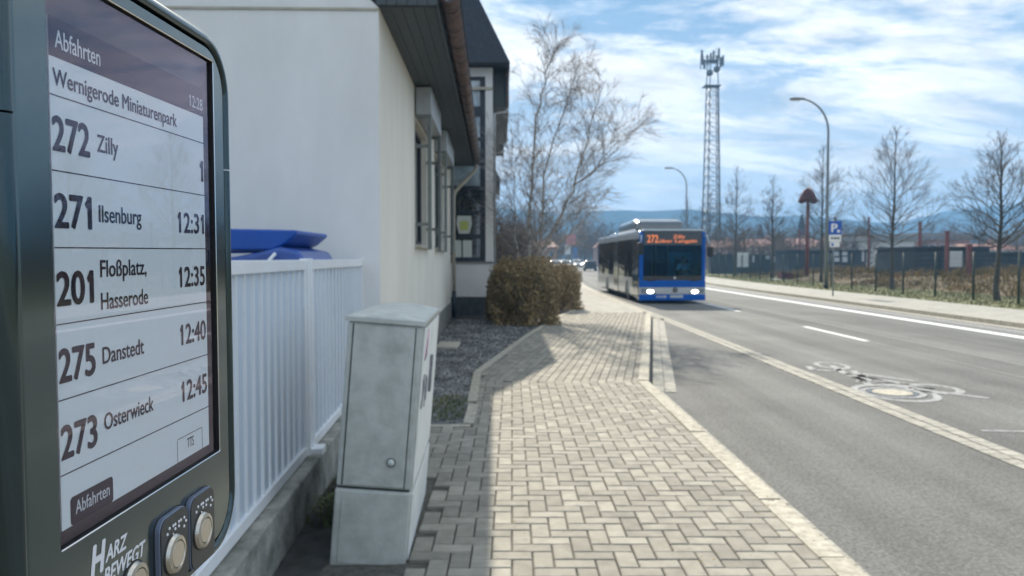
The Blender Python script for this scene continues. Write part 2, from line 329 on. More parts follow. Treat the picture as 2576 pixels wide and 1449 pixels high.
# ------------------------------------------------------------------ setting: ground, road, pavements, hills
g = MB(); g.sheet([(-2000, -500, -.03), (2500, -500, -.03), (2500, 1420, -.03), (-2000, 1420, -.03)]); g.build('ground', M['ground'], kind='structure')
road = strip('road', 1.5, 12.9, 0, M['asphalt'], ys=[y for y in YS])
def bay_edge(Y):   # kerb line of the near pavement
    if Y < 10.1: return 1.80
    if Y < 22.4: return 1.80 + (Y - 10.1) * (4.05 - 1.80) / 12.3
    return 4.05 + dx(Y)
def bed_edge(Y):   # left border of the near pavement
    P = [(-30, -.36), (7.5, -.36), (10.9, -.44), (16.0, .35), (20.9, 1.25), (25.4, 2.3), (30, 2.25), (60, 3.2), (480, 31)]
    for (a, xa), (b, xb) in zip(P, P[1:]):
        if Y <= b: return xa + (xb - xa) * (Y - a) / (b - a)
    return 31
ysn = [-10, 0, 4, 7.5, 10.1, 10.9, 16, 20.9, 22.4, 25.4, 30, 38, 46, 60, 110, 150, 220, 320, 480]
def near_left(Y): return -1.3 if Y < 7.5 else bed_edge(Y)
side = strip('near_pavement', lambda Y: -1.32 if Y <= 7.45 else bed_edge(Y), lambda Y: bay_edge(Y) - .13, .105, M['joint'], ys=[-10, 0, 4, 7.45, 7.46, 10.1, 10.9, 16, 20.9, 22.4, 23.0], z0=-.02)
farp = strip('pavement', bed_edge, lambda Y: bay_edge(Y) - .13, .126, M['pavement'], ys=[23.0, 25.4, 30, 38, 46, 60, 110, 150, 220, 320, 480], z0=-.02)
strip('road_kerb', lambda Y: bay_edge(Y) - .127, lambda Y: bay_edge(Y) + .02, .13, M['kerb'], ys=[23.2, 30, 38, 46, 60, 110, 150, 220, 320, 480], z0=-.02)
# paving bricks: herringbone near, running bond where the pavement turns
BW, GAP, ZT = .112, .007, .13
def brick_mesh():
    L_, W_ = 2 * BW - GAP, BW - GAP; c = .006; z0, z1 = -.03, 0
    def rect(a, b, z): return [(-a, -b, z), (a, -b, z), (a, b, z), (-a, b, z)]
    mb = MB(); mb.loops([rect(L_ / 2, W_ / 2, z0), rect(L_ / 2, W_ / 2, z1 - c), rect(L_ / 2 - c, W_ / 2 - c, z1)], cap1=True, smooth=False); return mb
proto = brick_mesh(); spots = []
y0 = 3.3
for i in range(-10, 21):
    for j in range(0, 62):
        m4 = (i - j) % 4; X, Y = i * BW, y0 + j * BW
        if m4 == 0: c_ = (X + BW, Y + BW / 2, 0)
        elif m4 == 3: c_ = (X + BW / 2, Y + BW, 1)
        else: continue
        x, y, o = c_
        if y > 10.1: continue
        hw = BW if o == 0 else BW / 2
        lo = -1.2 if y < 7.36 else bed_edge(y) - .02
        if y < 5.6 and x < -.54: continue
        lim = bay_edge(y) - .03
        if x + hw < lo + .04 or x - hw > lim - .04: continue
        sc = 1.0
        if x - hw < lo: sc = (x + hw - lo) / (2 * hw); x = (x + hw + lo) / 2; hw = hw * sc
        if x + hw > lim:
            sc = sc * (lim - (x - hw)) / (2 * hw); x = (x - hw + lim) / 2
        spots.append((x, y, R(90) if o else 0, (sc, 1, 1) if o == 0 else (1, sc, 1)))
a_ = math.atan2(4.05 - 1.80, 12.3)
ca, sa = math.cos(a_), math.sin(a_)
for i in range(-14, 34):
    for j in range(0, 64):
        lx = (i + .5) * BW; ly = j * 2 * BW + (BW if i % 2 else 0)
        x = 1.7 + lx * ca + ly * sa - 1.7; y = 10.16 - lx * sa + ly * ca - .0
        x += 0.0
        if y < 9.95 or y > 23.0: continue
        if x - .05 < bed_edge(y) - .04 or x + .07 > bay_edge(y) - .03: continue
        spots.append((x, y, R(90) - a_, None))
spots.sort(key=lambda q: q[0] ** 2 + q[1] ** 2)
first = proto.build('paving_brick', M['paver'], side)
rest = MB()
for k, (x, y, rz, _) in enumerate(spots):
    dz = random.uniform(-.0025, .0015) - (0 if _ else .004); rx, ry = random.gauss(0, .006), random.gauss(0, .006)
    if k == 0: o = first; o.location = (x, y, ZT + dz); o.rotation_euler = (rx, ry, rz)
    elif k < 300: link_copy(first, 'paving_brick', side, (x, y, ZT + dz), (rx, ry, rz + random.gauss(0, .006)), _ or (1, 1, 1))
    else:
        mt = Matrix.Translation((x, y, ZT + dz)) @ Matrix.Rotation(rz + random.gauss(0, .006), 4, 'Z') @ Matrix.Rotation(rx, 4, 'X') @ Matrix.Rotation(ry, 4, 'Y')
        if _: mt = mt @ Matrix.Diagonal((*_, 1))
        rest.add([mt @ Vector(p) for p in proto.v], proto.f)
rest.build('paving_bricks', M['paver_far'], side, kind='stuff')
# border stones along the bed and along the near kerb (a soldier row)
bd = MB().box((-.055, 0, -.05), (.055, .98, .0)).build('border_stone', M['kerb'], side, bevel=.006); bd.location = (-.43, 7.5, .14)
pts = [(-.43, 7.5), (-.49, 10.9), (.30, 16.0), (1.2, 20.9), (2.27, 25.4), (2.2, 30.0)]
for (xa, ya), (xb, yb) in zip(pts, pts[1:]):
    L_ = math.hypot(xb - xa, yb - ya); n = max(1, round(L_)); an = math.atan2(yb - ya, xb - xa) - R(90)
    for k in range(n):
        if (xa, ya) == pts[0] and k == 0: continue
        link_copy(bd, 'border_stone', side, (xa + (xb - xa) * k / n, ya + (yb - ya) * k / n, .14), (0, 0, an), (1, L_ / n, 1))
for k in range(3):
    link_copy(bd, 'border_stone', side, (-1.30 + k * .30, 7.43, .128), (0, 0, R(-90)), (1, .3, 1))
# kerb stones
ks = MB().box((-.07, .005, -.20), (.07, .985, .0)).build('kerb_stone', M['kerb'], side, bevel=.018); ks.location = (1.73, 1.1, .14)
for k in range(1, 9): link_copy(ks, 'kerb_stone', side, (1.73 + random.gauss(0, .004), 1.1 + k, .14 + random.gauss(0, .002)), (0, random.gauss(0, .01), 0))
for k in range(13): 
    t = k / 12.6; link_copy(ks, 'kerb_stone', side, (1.74 + t * 2.25, 10.12 + t * 12.3, .145), (0, 0, -a_))
# gutter blocks
gb = MB().box((-.073, -.073, -.05), (.073, .073, .0)).build('gutter_block', M['gutter'], road, bevel=.008); gb.location = (4.30, 4.0, .012)
gs = MB(); cnt = 0
gl = []
for k in range(0, 220):
    y = 4.0 + k * .158
    for x in (4.30, 4.465): gl.append((x + dx(y), y, 0))
for k in range(0, 80): gl.append((1.895, 2.2 + k * .158 * .62, 0)) if 2.2 + k * .098 < 10 else None
for k in range(0, 82):
    t = k * .158 / 12.6
    if t < .985:
        for off in (.12, .275): gl.append((1.80 + .02 + t * 2.25 + off * ca, 10.12 + t * 12.3 - off * sa, -a_))
gl.sort(key=lambda q: q[0] ** 2 + q[1] ** 2)
for (x, y, rz) in gl[:300]:
    link_copy(gb, 'gutter_block', road, (x, y, .012 + random.gauss(0, .0015)), (0, 0, rz), (1, .62 if abs(x - 1.895) < .01 else 1, 1))
for (x, y, rz) in gl[300:]:
    gs.box((-.073, -.073, -.05), (.073, .073, 0), Matrix.Translation((x, y, .012)) @ Matrix.Rotation(rz, 4, 'Z'))
gs.build('gutter_blocks', M['gutter'], road, kind='stuff')
strip('gutter_strip', 4.22, 4.54, .010, M['gutter'], ys=[38.8, 42, 46, 50, 55, 60, 80, 110, 150, 220, 320, 480])
# road paint
def mark(name, x0, x1, ya, yb, m='paint', z=.004, label=None):
    o = strip(name, x0, x1, z, M[m], ys=[y for y in sorted({ya, yb, *[q for q in YS if ya < q < yb]})], parent=road, kind=None); return o
mark('centre_dash', 7.44, 7.57, 16.2, 19.7); mark('centre_dash', 7.44, 7.58, 25.3, 33.2); mark('centre_dash', 7.44, 7.57, 42, 46); mark('centre_dash', 7.44, 7.57, 54, 58)
for k in range(6): mark('centre_dash', 7.44, 7.57, 66 + k * 12, 70 + k * 12)
mark('edge_line', 11.12, 11.44, 3, 150); mark('edge_line', 11.95, 12.2, 14, 60, 'paint_old'); mark('edge_line', 11.7, 11.78, 16, 45, 'paint_old')
mark('pale_seam', 7.49, 7.52, 5, 16.1, 'seam', .003); mark('pale_seam', 8.36, 8.41, 5, 34, 'seam', .003); mark('pale_seam', 7.49, 7.52, 19.8, 25.2, 'seam', .003)
MB().prism([(4.76, 7.72), (5.7, 7.60), (5.7, 7.66), (4.76, 7.78)], .003, .005).build('cross_line', M['paint_old'], road)
# bicycle symbol painted on its side
bk = MB()
def ringp(cx_, cy_, rx_, ry_, w, n=28):
    vs = []; 
    for i in range(n):
        t = 2 * math.pi * i / n; vs += [(cx_ + rx_ * math.cos(t), cy_ + ry_ * math.sin(t), .0045), (cx_ + (rx_ - w) * math.cos(t), cy_ + (ry_ - w * 1.3) * math.sin(t), .0045)]
    bk.add(vs, [(2 * i, 2 * ((i + 1) % n), 2 * ((i + 1) % n) + 1, 2 * i + 1) for i in range(n)])
def seg(p, q, w=.11):
    p = Vector(p); q = Vector(q); d = (q - p).normalized(); nn = Vector((-d.y, d.x)) * w / 2
    bk.add([(*(p + nn), .005), (*(p - nn), .005), (*(q - nn), .005), (*(q + nn), .005)], [(0, 1, 2, 3)])
ringp(5.22, 12.5, .26, .42, .08); ringp(5.66, 10.25, .34, .42, .10)
for a, b in [((5.22, 12.5), (5.05, 11.6)), ((5.05, 11.6), (5.05, 10.95)), ((5.05, 11.6), (5.66, 10.25)), ((5.30, 11.9), (5.10, 10.9)), ((5.10, 10.9), (5.66, 10.25)), ((5.0, 11.9), (4.72, 12.0)), ((4.72, 12.0), (4.8, 12.4)), ((5.25, 12.1), (5.0, 11.9)), ((5.30, 11.6), (5.75, 10.9)), ((5.4, 10.25), (5.95, 9.55)), ((5.06, 11.3), (4.95, 10.6)), ((5.45, 10.35), (5.1, 10.0)), ((5.2, 11.5), (5.3, 10.8)), ((5.15, 10.7), (5.4, 10.3)), ((4.9, 10.9), (5.5, 10.6))]: seg(a, b)
ringp(4.98, 9.95, .50, .66, .09)
bk.build('bicycle_symbol', M['paint_old'], road)
# manhole
mh = thing('manhole_cover', 'round iron manhole cover with pale concrete centre in the painted bicycle', 'manhole', (4.95, 9.95, 0))
def disc(mb, r0, r1, z0, z1, n=40):
    mb.loops([[(r * math.cos(2 * math.pi * i / n), r * math.sin(2 * math.pi * i / n), z) for i in range(n)] for r, z in ((r1, z0), (r1, z1), (max(r0, .001), z1), (max(r0, .001), z0))], smooth=False); return mb
disc(MB(), .325, .40, -.02, .007).build('rim', M['paint_old'], mh); disc(MB(), .26, .30, -.02, .009).build('cover_ring', M['lattice'], mh); disc(MB(), 0, .245, -.02, .011).build('cover_plate', M['kerb'], mh)
# far side: kerb, pavement, verge
strip('far_kerb', lambda Y: 12.75 + dx(Y), lambda Y: 12.9 + dx(Y), .13, M['kerb'], z0=-.02)
strip('far_pavement', 12.9, 16.1, .127, M['pavement'], z0=-.02)
strip('verge', 16.1, 22.5, .10, M['verge'], z0=-.03)
strip('far_gutter_strip', 12.45, 12.75, .004, M['gutter'])

# hills
def hills(name, prof, Y, depth, jag, m):
    mb = MB(); n = 220; rows = 10; vs = []
    for r in range(rows + 1):
        t = r / rows
        for i in range(n + 1):
            u = -900 + (4400) * i / n
            for (a, va), (b, vb) in zip(prof, prof[1:]):
                if a <= u <= b: v = va + (vb - va) * (0.5 - .5 * math.cos(math.pi * (u - a) / (b - a)))
            h = (650 - v) / 1935 * Y; X = (u - 1288) / 1935 * Y
            e = (1 - (1 - min(1, t / .5)) ** 2) if t < .5 else 1 - ((t - .5) / .5) ** 2 * .9
            nz = noise.fractal(Vector((X * .011, t * 3 + Y, 0)), 1, 2, 5) * jag
            vs.append((X * (1 + (t - .5) * .3), Y + (t - .5) * depth, max(-1, h * e * .985 + nz * e)))
    fs = [(r * (n + 1) + i, r * (n + 1) + i + 1, (r + 1) * (n + 1) + i + 1, (r + 1) * (n + 1) + i) for r in range(rows) for i in range(n)]
    mb.add(vs, fs, True); return mb.build(name, m, kind='structure')
hills('hills', [(-900, 560), (600, 540), (1250, 519), (1330, 524), (1400, 533), (1480, 526), (1560, 521), (1640, 527), (1720, 524), (1820, 530), (1930, 538), (2080, 545), (2250, 556), (2600, 560), (3500, 570)], 1000, 330, 3, M['forest'])
hills('hills', [(-900, 600), (1800, 600), (2150, 590), (2260, 562), (2330, 540), (2400, 524), (2480, 517), (2576, 507), (2800, 495), (3500, 560)], 1250, 200, 3, M['forest'])
hills('hills', [(-900, 600), (1200, 598), (1500, 590), (1650, 600), (1900, 580), (2020, 574), (2150, 590), (2400, 585), (2600, 582), (3500, 600)], 520, 140, 2, M['forest'])

# haze: one closed box round everything
hz = bpy.data.materials.new('haze_air'); hz.use_nodes = True; hn = hz.node_tree; hn.nodes.clear()
pvn = hn.nodes.new('ShaderNodeVolumePrincipled'); pvn.inputs['Color'].default_value = (.30, .60, 1, 1); pvn.inputs['Density'].default_value = .00100
ho = hn.nodes.new('ShaderNodeOutputMaterial'); hn.links.new(pvn.outputs[0], ho.inputs['Volume'])
hb = box('haze', (-2100, -520, -1.1), (2600, 1480, 112), hz, kind='stuff')

# ------------------------------------------------------------------ trees
def grow(mb_t, mb_c, p, d, L_, r, depth, maxd, rnd, spread, up, segs=4, droop=0, trunk=False, nb=(3, 5), minr=.003, shrink=.62):
    pts = [p.copy()]; rad = [r]; q = p.copy(); dd = d.copy()
    for i in range(segs):
        dd = (dd + Vector((rnd.gauss(0, .10), rnd.gauss(0, .10), rnd.gauss(0, .07) + up * .10 - droop * .10 * (i / segs)))).normalized()
        q = q + dd * (L_ / segs); pts.append(q.copy()); rad.append(max(minr, r * (1 - .68 * (i + 1) / segs)))
    (mb_t if trunk else mb_c).tube(pts, rad, 7 if depth == 0 else (4 if depth < 2 else 3), caps=False)
    if depth >= maxd: return
    for k in range(rnd.randint(*nb)):
        t = rnd.uniform(.28, 1.0); i = min(segs - 1, int(t * segs)); f = t * segs - i; bp_ = pts[i].lerp(pts[i + 1], f)
        ax = (pts[i + 1] - pts[i]).normalized(); o = ax.orthogonal().normalized(); o.rotate(Matrix.Rotation(rnd.uniform(0, 6.283), 3, ax))
        nd = (ax * math.cos(spread) + o * math.sin(spread)).normalized()
        grow(mb_t, mb_c, bp_, nd, L_ * shrink * rnd.uniform(.75, 1.15) * (1.1 - .35 * t), max(minr, rad[i] * .55), depth + 1, maxd, rnd, spread * rnd.uniform(.85, 1.15), up, 4, droop, False, nb, minr, shrink)
def street_tree(seed, H=8.6, W=2.0, clear=2.6):
    rnd = random.Random(seed); t = MB(); c = MB()
    pts = [Vector((0, 0, 0))]; n = 12
    for i in range(1, n + 1): pts.append(Vector((rnd.gauss(0, .03), rnd.gauss(0, .03), H * i / n)) + Vector((pts[-1].x * .7, pts[-1].y * .7, 0)))
    rad = [.105 * (1 - .93 * (i / n)) + .006 for i in range(n + 1)]; rad[0] = .15
    t.tube(pts, rad, 8, caps=False)
    nb = 54
    for k in range(nb):
        z = clear + (H - clear) * (k / nb) ** 1.05; i = min(n - 1, int(z / H * n)); f = z / H * n - i; p = pts[i].lerp(pts[i + 1], f)
        h = (z - clear) / (H - clear); ln = W * (1.0 - h) ** .62 * rnd.uniform(.55, 1.15) + .25
        an = k * 2.4 + rnd.uniform(-.4, .4); el = R(18 + 48 * h) + rnd.gauss(0, .1)
        d = Vector((math.cos(an) * math.cos(el), math.sin(an) * math.cos(el), math.sin(el)))
        grow(t, c, p, d, ln, max(.012, .034 * (1 - h)), 1, 3, rnd, R(36), .7, 4, 0, False, (6, 9) if h < .6 else (3, 4), .0036, .52 if h < .6 else .42)
    return t, c
tree_specs = [(2510, 29.9, 6.3, 2.0, 2.0, 'bare street tree nearest on the right beside the mesh fence'), (2245, 40.8, 8.4, 2.7, 2.3, 'bare tree with broad conical crown between the parking sign and the right edge'),
              (2066, 53.0, 9.2, 2.4, 2.8, 'bare tree partly hidden by the tall lamp post and parking sign'), (1943, 63.0, 8.2, 1.7, 3.0, 'slim bare tree left of the red pod on its pole'),
              (1850, 73.6, 10.4, 2.2, 3.2, 'pale slim bare tree just right of the lattice mast'), (1784, 84.0, 8.6, 2.6, 2.2, 'bare tree at the foot of the lattice mast behind the bus'),
              (1727, 96.0, 9.0, 2.4, 2.2, 'bare tree behind the second lamp post beside the bus roof')]
for k, (u, Y, H, W, cl, lab) in enumerate(tree_specs):
    X = (u - 1288) / 1935 * Y; o = thing('bare_tree', lab, 'tree', (X, Y, .09), 0, 'bare trees along the far verge')
    t, c = street_tree(40 + k, H, W, cl); t.build('trunk', M['bark'], o); c.build('crown', M['twig'], o)
# birch
bt = thing('birch_tree', 'bare multi stemmed birch with fine drooping twigs behind the clipped bush', 'tree', (.55, 21.6, .10))
rnd = random.Random(5); T = MB(); C = MB()
STEMS = [([(-.12, 0, 0), (-.10, 0, 1.7), (.0, .05, 3.6), (.12, .1, 5.6), (.40, 0, 6.8), (.75, 0, 7.6)], .062, 50),
         ([(.10, .1, 0), (.22, .1, 1.7), (.85, .05, 2.9), (1.2, .0, 3.7), (1.6, -.1, 5.2), (2.05, -.1, 6.6)], .066, 46),
         ([(1.2, 0, 3.7), (1.9, -.2, 4.2), (2.3, -.3, 4.6), (2.7, -.3, 5.1)], .026, 22),
         ([(.02, .25, 0), (.25, .3, 2.0), (.38, .35, 4.0), (.9, .4, 5.9), (1.25, .4, 6.8)], .050, 44),
         ([(-.2, .2, 0), (-.36, .2, 1.8), (-.50, .25, 3.4), (-.55, .2, 5.0)], .034, 34),
         ([(.15, -.2, 0), (.38, -.3, 1.4), (.9, -.4, 2.2), (1.8, -.5, 3.1)], .035, 26)]
for pl_, r, nbr in STEMS:
    P = [Vector(p) for p in pl_]; pts = []
    for a, b in zip(P, P[1:]):
        for k in range(4): pts.append(a.lerp(b, k / 4) + Vector((rnd.gauss(0, .025), rnd.gauss(0, .025), 0)))
    pts.append(P[-1]); n = len(pts) - 1; rad = [max(.008, r * (1 - .88 * i / n)) for i in range(n + 1)]
    T.tube(pts, rad, 7, caps=False)
    for k in range(nbr):
        t = (.22 if pl_[0][2] == 0 else .05) + (.78 if pl_[0][2] == 0 else .95) * k / nbr; i = min(n - 1, int(t * n)); bp_ = pts[i].lerp(pts[i + 1], t * n - i)
        ax = (pts[i + 1] - pts[i]).normalized(); an = rnd.uniform(0, 6.28); el = R(36) + rnd.gauss(0, .16)
        dd2 = (Vector((math.cos(an) * math.cos(el), math.sin(an) * math.cos(el), math.sin(el))) + ax * .5).normalized()
        grow(T, C, bp_, dd2, (1.95 - 1.1 * t) * rnd.uniform(.6, 1.15), max(.010, .020 * (1 - t)), 1, 3, rnd, R(32), .35, 6, 1.9, False, (4, 6), .0034, .60)
T.build('trunk', M['bark_b'], bt); C.build('crown', M['twig_b'], bt)

# bushes
def leaf_cloud(mb, n, fn, size, rnd):
    for _ in range(n):
        p, nrm_ = fn(rnd); s = size * rnd.uniform(.5, 1.3)
        a = Vector((rnd.gauss(0, 1), rnd.gauss(0, 1), rnd.gauss(0, 1))).normalized(); b = a.orthogonal().normalized()
        mb.add([p - a * s, p + b * s * .45, p + a * s, p - b * s * .45], [(0, 1, 2, 3)], tint=rnd.random())
def bush(loc, rx, ry, h, label, seed, n=9000):
    o = thing('clipped_bush', label, 'bush', loc, 0, 'olive brown bushes beside the pavement'); rnd = random.Random(seed)
    st = MB()
    for k in range(26):
        an = rnd.uniform(0, 6.28); e = rnd.uniform(.2, .8)
        st.tube([(math.cos(an) * .1, math.sin(an) * .1, 0), (math.cos(an) * rx * e * .6, math.sin(an) * ry * e * .6, h * .5), (math.cos(an) * rx * e, math.sin(an) * ry * e, h * .85)], [.02, .012, .005], 4, caps=False)
    st.build('stems', M['bark'], o)
    def fn(r):
        while True:
            x, y, z = r.uniform(-1, 1), r.uniform(-1, 1), r.uniform(0, 1); q = (abs(x) ** 2.6 + abs(y) ** 2.6 + abs(z * 1.02 - .3) ** 3.2 * 2.2)
            lump = .72 + .62 * noise.noise(Vector((x * 2.0 + seed, y * 2.0, z * 2.2))) + .35 * noise.noise(Vector((x * 7 + seed, y * 7, z * 7)))
            if .2 < q < lump: return Vector((x * rx, y * ry, z * h)), None
    lf = MB(); leaf_cloud(lf, n, fn, .042, rnd); lf.build('foliage', M['leaf_bush'], o); return o
bush((.36, 19.2, .10), .92, .95, 1.72, 'large rounded olive brown clipped bush at the birch foot', 1, 15000)
bush((-.25, 20.4, .10), .48, .6, 1.5, 'pale yellowish bush between the large bush and the stair tower', 4, 6000)
bush((1.52, 24.6, .10), .80, .9, 1.50, 'darker bush at the bed tip just right of the large bush', 2, 9000)
bush((1.9, 28.2, .10), .62, .9, 1.25, 'low bush furthest right behind the dark bush', 3, 6000)
# bed: soil, gravel, slab
bp2 = MB(); bp2.sheet([(x, y, .118) for x, y in [(-1.33, 7.5), (-.49, 7.5), (-.54, 10.9), (.25, 16), (1.15, 20.9), (2.2, 25.4), (2.1, 40), (-.9, 40), (-1.68, 21.3)]]); bp2.build('planting_bed', M['bed'], kind='structure')
gv = MB(); rnd = random.Random(9)
for _ in range(9000):
    y = 7.5 + 13.0 * rnd.random() ** 1.35; w0, w1 = -1.19 - .0248 * y, min(bed_edge(y) - .12, .6); x = rnd.uniform(w0, w1); s = rnd.uniform(.010, .028)
    a = rnd.uniform(0, 6.28); vs = [(x + s * math.cos(a + t), y + s * math.sin(a + t) * rnd.uniform(.7, 1.2), .119) for t in (0, 2.1, 4.2)] + [(x + s * .2, y, .119 + s * rnd.uniform(.6, 1.2))]
    gv.add(vs, [(0, 1, 3), (1, 2, 3), (2, 0, 3)], tint=rnd.random())
gv.build('gravel', M['gravel'], kind='stuff')
wd = MB()
def weeds(n, x0, x1, y0_, y1_, z, h):
    for _ in range(n):
        x, y = rnd.uniform(x0, x1), rnd.uniform(y0_, y1_); a = rnd.uniform(0, 6.28); hh = h * rnd.uniform(.4, 1.2); w = .006 + hh * .06
        wd.add([(x - w * math.cos(a), y - w * math.sin(a), z), (x + w * math.cos(a), y + w * math.sin(a), z), (x + rnd.gauss(0, hh * .4), y + rnd.gauss(0, hh * .4), z + hh)], [(0, 1, 2)], tint=rnd.random())
weeds(900, -1.2, -.52, 7.6, 9.0, .12, .05); weeds(500, -1.3, -1.0, 4.6, 6.2, .1, .06)
wd.build('weeds', M['grassb'], kind='stuff')
lt = MB(); rnd = random.Random(55)
for _ in range(260):
    y = 4 + 14 * rnd.random() ** 1.3; x = bay_edge(y) + rnd.choice((-.09, .10, .14)) + rnd.gauss(0, .05) if rnd.random() < .6 else rnd.uniform(-.3, bay_edge(y)); z = .152 if x < bay_edge(y) else .016; s_ = rnd.uniform(.006, .016); a = rnd.uniform(0, 6.28)
    lt.add([(x + s_ * math.cos(a), y + s_ * math.sin(a), z), (x - s_ * math.sin(a) * .5, y + s_ * math.cos(a) * .5, z + .004), (x - s_ * math.cos(a), y - s_ * math.sin(a), z + .002), (x + s_ * math.sin(a) * .5, y - s_ * math.cos(a) * .5, z)], [(0, 1, 2, 3)], tint=rnd.random())
lt.build('leaf_litter', M['heath'], kind='stuff')
sl = box('stone_slab', (-.2, -.45, 0), (.2, .45, .045), M['pipe'], bevel=.01); sl.location = (-1.18, 14.2, .118); tag(sl, 'beige flat stone slab lying in the gravel by the house wall', 'stone slab')
sb_ = MB(); sb_.sheet([(-1.32, .5, .112), (-1.0, .5, .112), (-1.0, 6.5, .112), (-1.32, 6.5, .112)]); sb_.build('soil', M['bed'], kind='structure')
pl = thing('green_weed', 'small leafy green weed in dark soil between cabinet and low wall', 'plant', (-1.13, 4.72, .11)); lf = MB(); rnd2 = random.Random(3)
for k in range(60):
    a = rnd2.uniform(0, 6.28); e = rnd2.uniform(.03, .11); z = rnd2.uniform(.03, .16); p = Vector((math.cos(a) * e, math.sin(a) * e, z)); b_ = Vector((math.cos(a), math.sin(a), .4)) * .03; c_ = Vector((-math.sin(a), math.cos(a), 0)) * .014
    lf.add([p - b_, p + c_, p + b_, p - c_], [(0, 1, 2, 3)], tint=rnd2.random())
lf.build('foliage', M['grassb'], pl); stm = MB()
for k in range(8): a = k * .8; stm.tube([(0, 0, 0), (math.cos(a) * .05, math.sin(a) * .05, .12)], [.004, .002], 4, caps=False)
stm.build('stems', M['grassb'], pl)

# ------------------------------------------------------------------ low wall, white fence, bin
FX = lambda Y: -1.12 - .0558 * Y
wl_ = thing('garden_wall', 'low mossy concrete wall under the white fence', 'wall', (FX(2) + .1, 2, 0), math.atan(.0558))
w_ = MB(); 
for k in range(4): w_ = MB().box((-.32, k * 1.55 - 1.0, .0), (.0, k * 1.55 + .542, .40)).build('wall_block' if k == 0 else 'wall_block', M['wallc'], wl_, bevel=.012)
MB().box((-3.6, -1, .0), (-.325, 6.2, .36)).build('yard_fill', M['wallc'], wl_)
fn_ = thing('white_fence', 'white metal fence of upright slats on the low concrete wall', 'fence', (FX(0), 0, .40), math.atan(.0558))
FT = 1.34
sl0 = MB().box((-.010, .0125, .075), (.000, .128, FT - .068)).box((-.010, 0, .075), (.013, .012, FT - .068)).build('slat', M['slat'], fn_)
sl0.data.materials.append(M['whitepc'])  # ribs stay white as painted lit edges beside the shade-tinted faces
for _i in range(6, 12): sl0.data.polygons[_i].material_index = 1; sl0.location = (0, 2.04, 0)
def panel(ya, yb, firstp=False):
    box('top_rail', (-.022, ya, FT - .068), (.022, yb, FT), M['whitepc'], fn_, bevel=.004)
    box('bottom_rail', (-.022, ya, .01), (.022, yb, .075), M['whitepc'], fn_, bevel=.004)
    for s_ in (ya, yb - .04): box('stile', (-.021, s_, .076), (.021, s_ + .04, FT - .069), M['whitepc'], fn_, bevel=.004)
    n = round((yb - ya - .08) / .155)
    for k in range(n):
        w = (yb - ya - .08) / n; o = link_copy(sl0, 'slat', fn_, (random.gauss(0, .001), ya + .04 + k * w + .006, 0), (0, 0, 0), (1, (w - .012) / .128, 1))
COL.objects.unlink(sl0)
panel(1.0, 2.95); panel(3.0, 5.20); panel(5.40, 8.0)
for y in (5.22, 5.335): box('post', (-.03, y, .0), (.03, y + .045, FT + .008), M['whitepc'], fn_, bevel=.004)
box('hinge_bracket', (-.02, 5.28, -.02), (.10, 5.42, .035), M['whitepc'], fn_, bevel=.006)
# blue container
bn = thing('waste_container', 'blue plastic waste container with its lid standing up behind the white fence', 'waste container', (-2.6, 6.55, .37))
box('body', (-.95, -.42, .0), (.88, .42, 1.24), M['bin'], bn, bevel=.05)
li = MB(); li.prism([(-1.0, 1.50), (.86, 1.50), (.92, 1.60), (1.0, 1.66), (1.0, 1.70), (-1.0, 1.74)], -.50, -.44, Matrix(((1, 0, 0, 0), (0, 0, 1, 0), (0, 1, 0, 0), (0, 0, 0, 1))))
MB().box((-1.0, -.50, 1.42), (.62, -.40, 1.44)).build('lid_rib', M['bin'], bn, bevel=.015)
ld = MB(); P_ = [(-1.0, 1.445), (.74, 1.445), (.84, 1.50), (.93, 1.575), (.92, 1.60), (-1.0, 1.64)]
ld.prism([(a, b) for a, b in P_], -.56, .44, Matrix(((1, 0, 0, 0), (0, 0, 1, 0), (0, 1, 0, 0), (0, 0, 0, 1)))); ld.build('lid', M['bin'], bn, bevel=.015)
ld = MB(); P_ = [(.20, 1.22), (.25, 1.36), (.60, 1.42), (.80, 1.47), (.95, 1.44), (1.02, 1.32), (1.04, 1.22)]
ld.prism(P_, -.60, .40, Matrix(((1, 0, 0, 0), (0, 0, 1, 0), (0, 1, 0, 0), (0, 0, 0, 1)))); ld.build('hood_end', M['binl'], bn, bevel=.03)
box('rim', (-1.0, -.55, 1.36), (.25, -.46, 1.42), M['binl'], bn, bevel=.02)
MB().tube([(.68, -.62, 1.22), (.70, -.63, 1.33), (.78, -.62, 1.42)], .014, 8).build('lift_arm', M['whitepc'], bn)
MB().tube([(1.0, -.3, 1.28), (1.13, -.3, 1.28)], .035, 12).build('trunnion', M['black'], bn)

# ------------------------------------------------------------------ utility cabinet
cb_ = thing('utility_cabinet', 'grimy grey leaning telecom cabinet with domed lid beside the pavement', 'utility cabinet', (-.80, 4.72, .10))
cb_.rotation_euler = (R(-.5), R(4.6), R(2.0))
W2, L2 = .20, .64
def rbox(mb, a, b): mb.box(a, b); return mb
box('base', (-W2 - .004, -L2 - .004, -.05), (W2 + .004, L2 + .004, .40), M['cab'], cb_, bevel=.012)
box('seam_strip', (-W2 + .008, -L2 + .008, .401), (W2 - .008, L2 - .008, .412), M['cab_seam'], cb_)
box('body', (-W2, -L2, .413), (W2, L2, 1.30), M['cab'], cb_, bevel=.01)
box('end_panel', (-W2 + .035, -L2 - .006, .425), (W2 - .04, -L2 - .0005, 1.285), M['cab'], cb_, bevel=.003)
box('base_panel', (-W2 + .035, -L2 - .010, .0), (W2 - .04, -L2 - .0045, .39), M['cab'], cb_, bevel=.003)
for sx in (-W2 + .030, W2 - .037): 
    box('seam_strip', (sx - .003, -L2 - .003, .42), (sx + .003, -L2 - .0003, 1.29), M['cab_seam'], cb_)
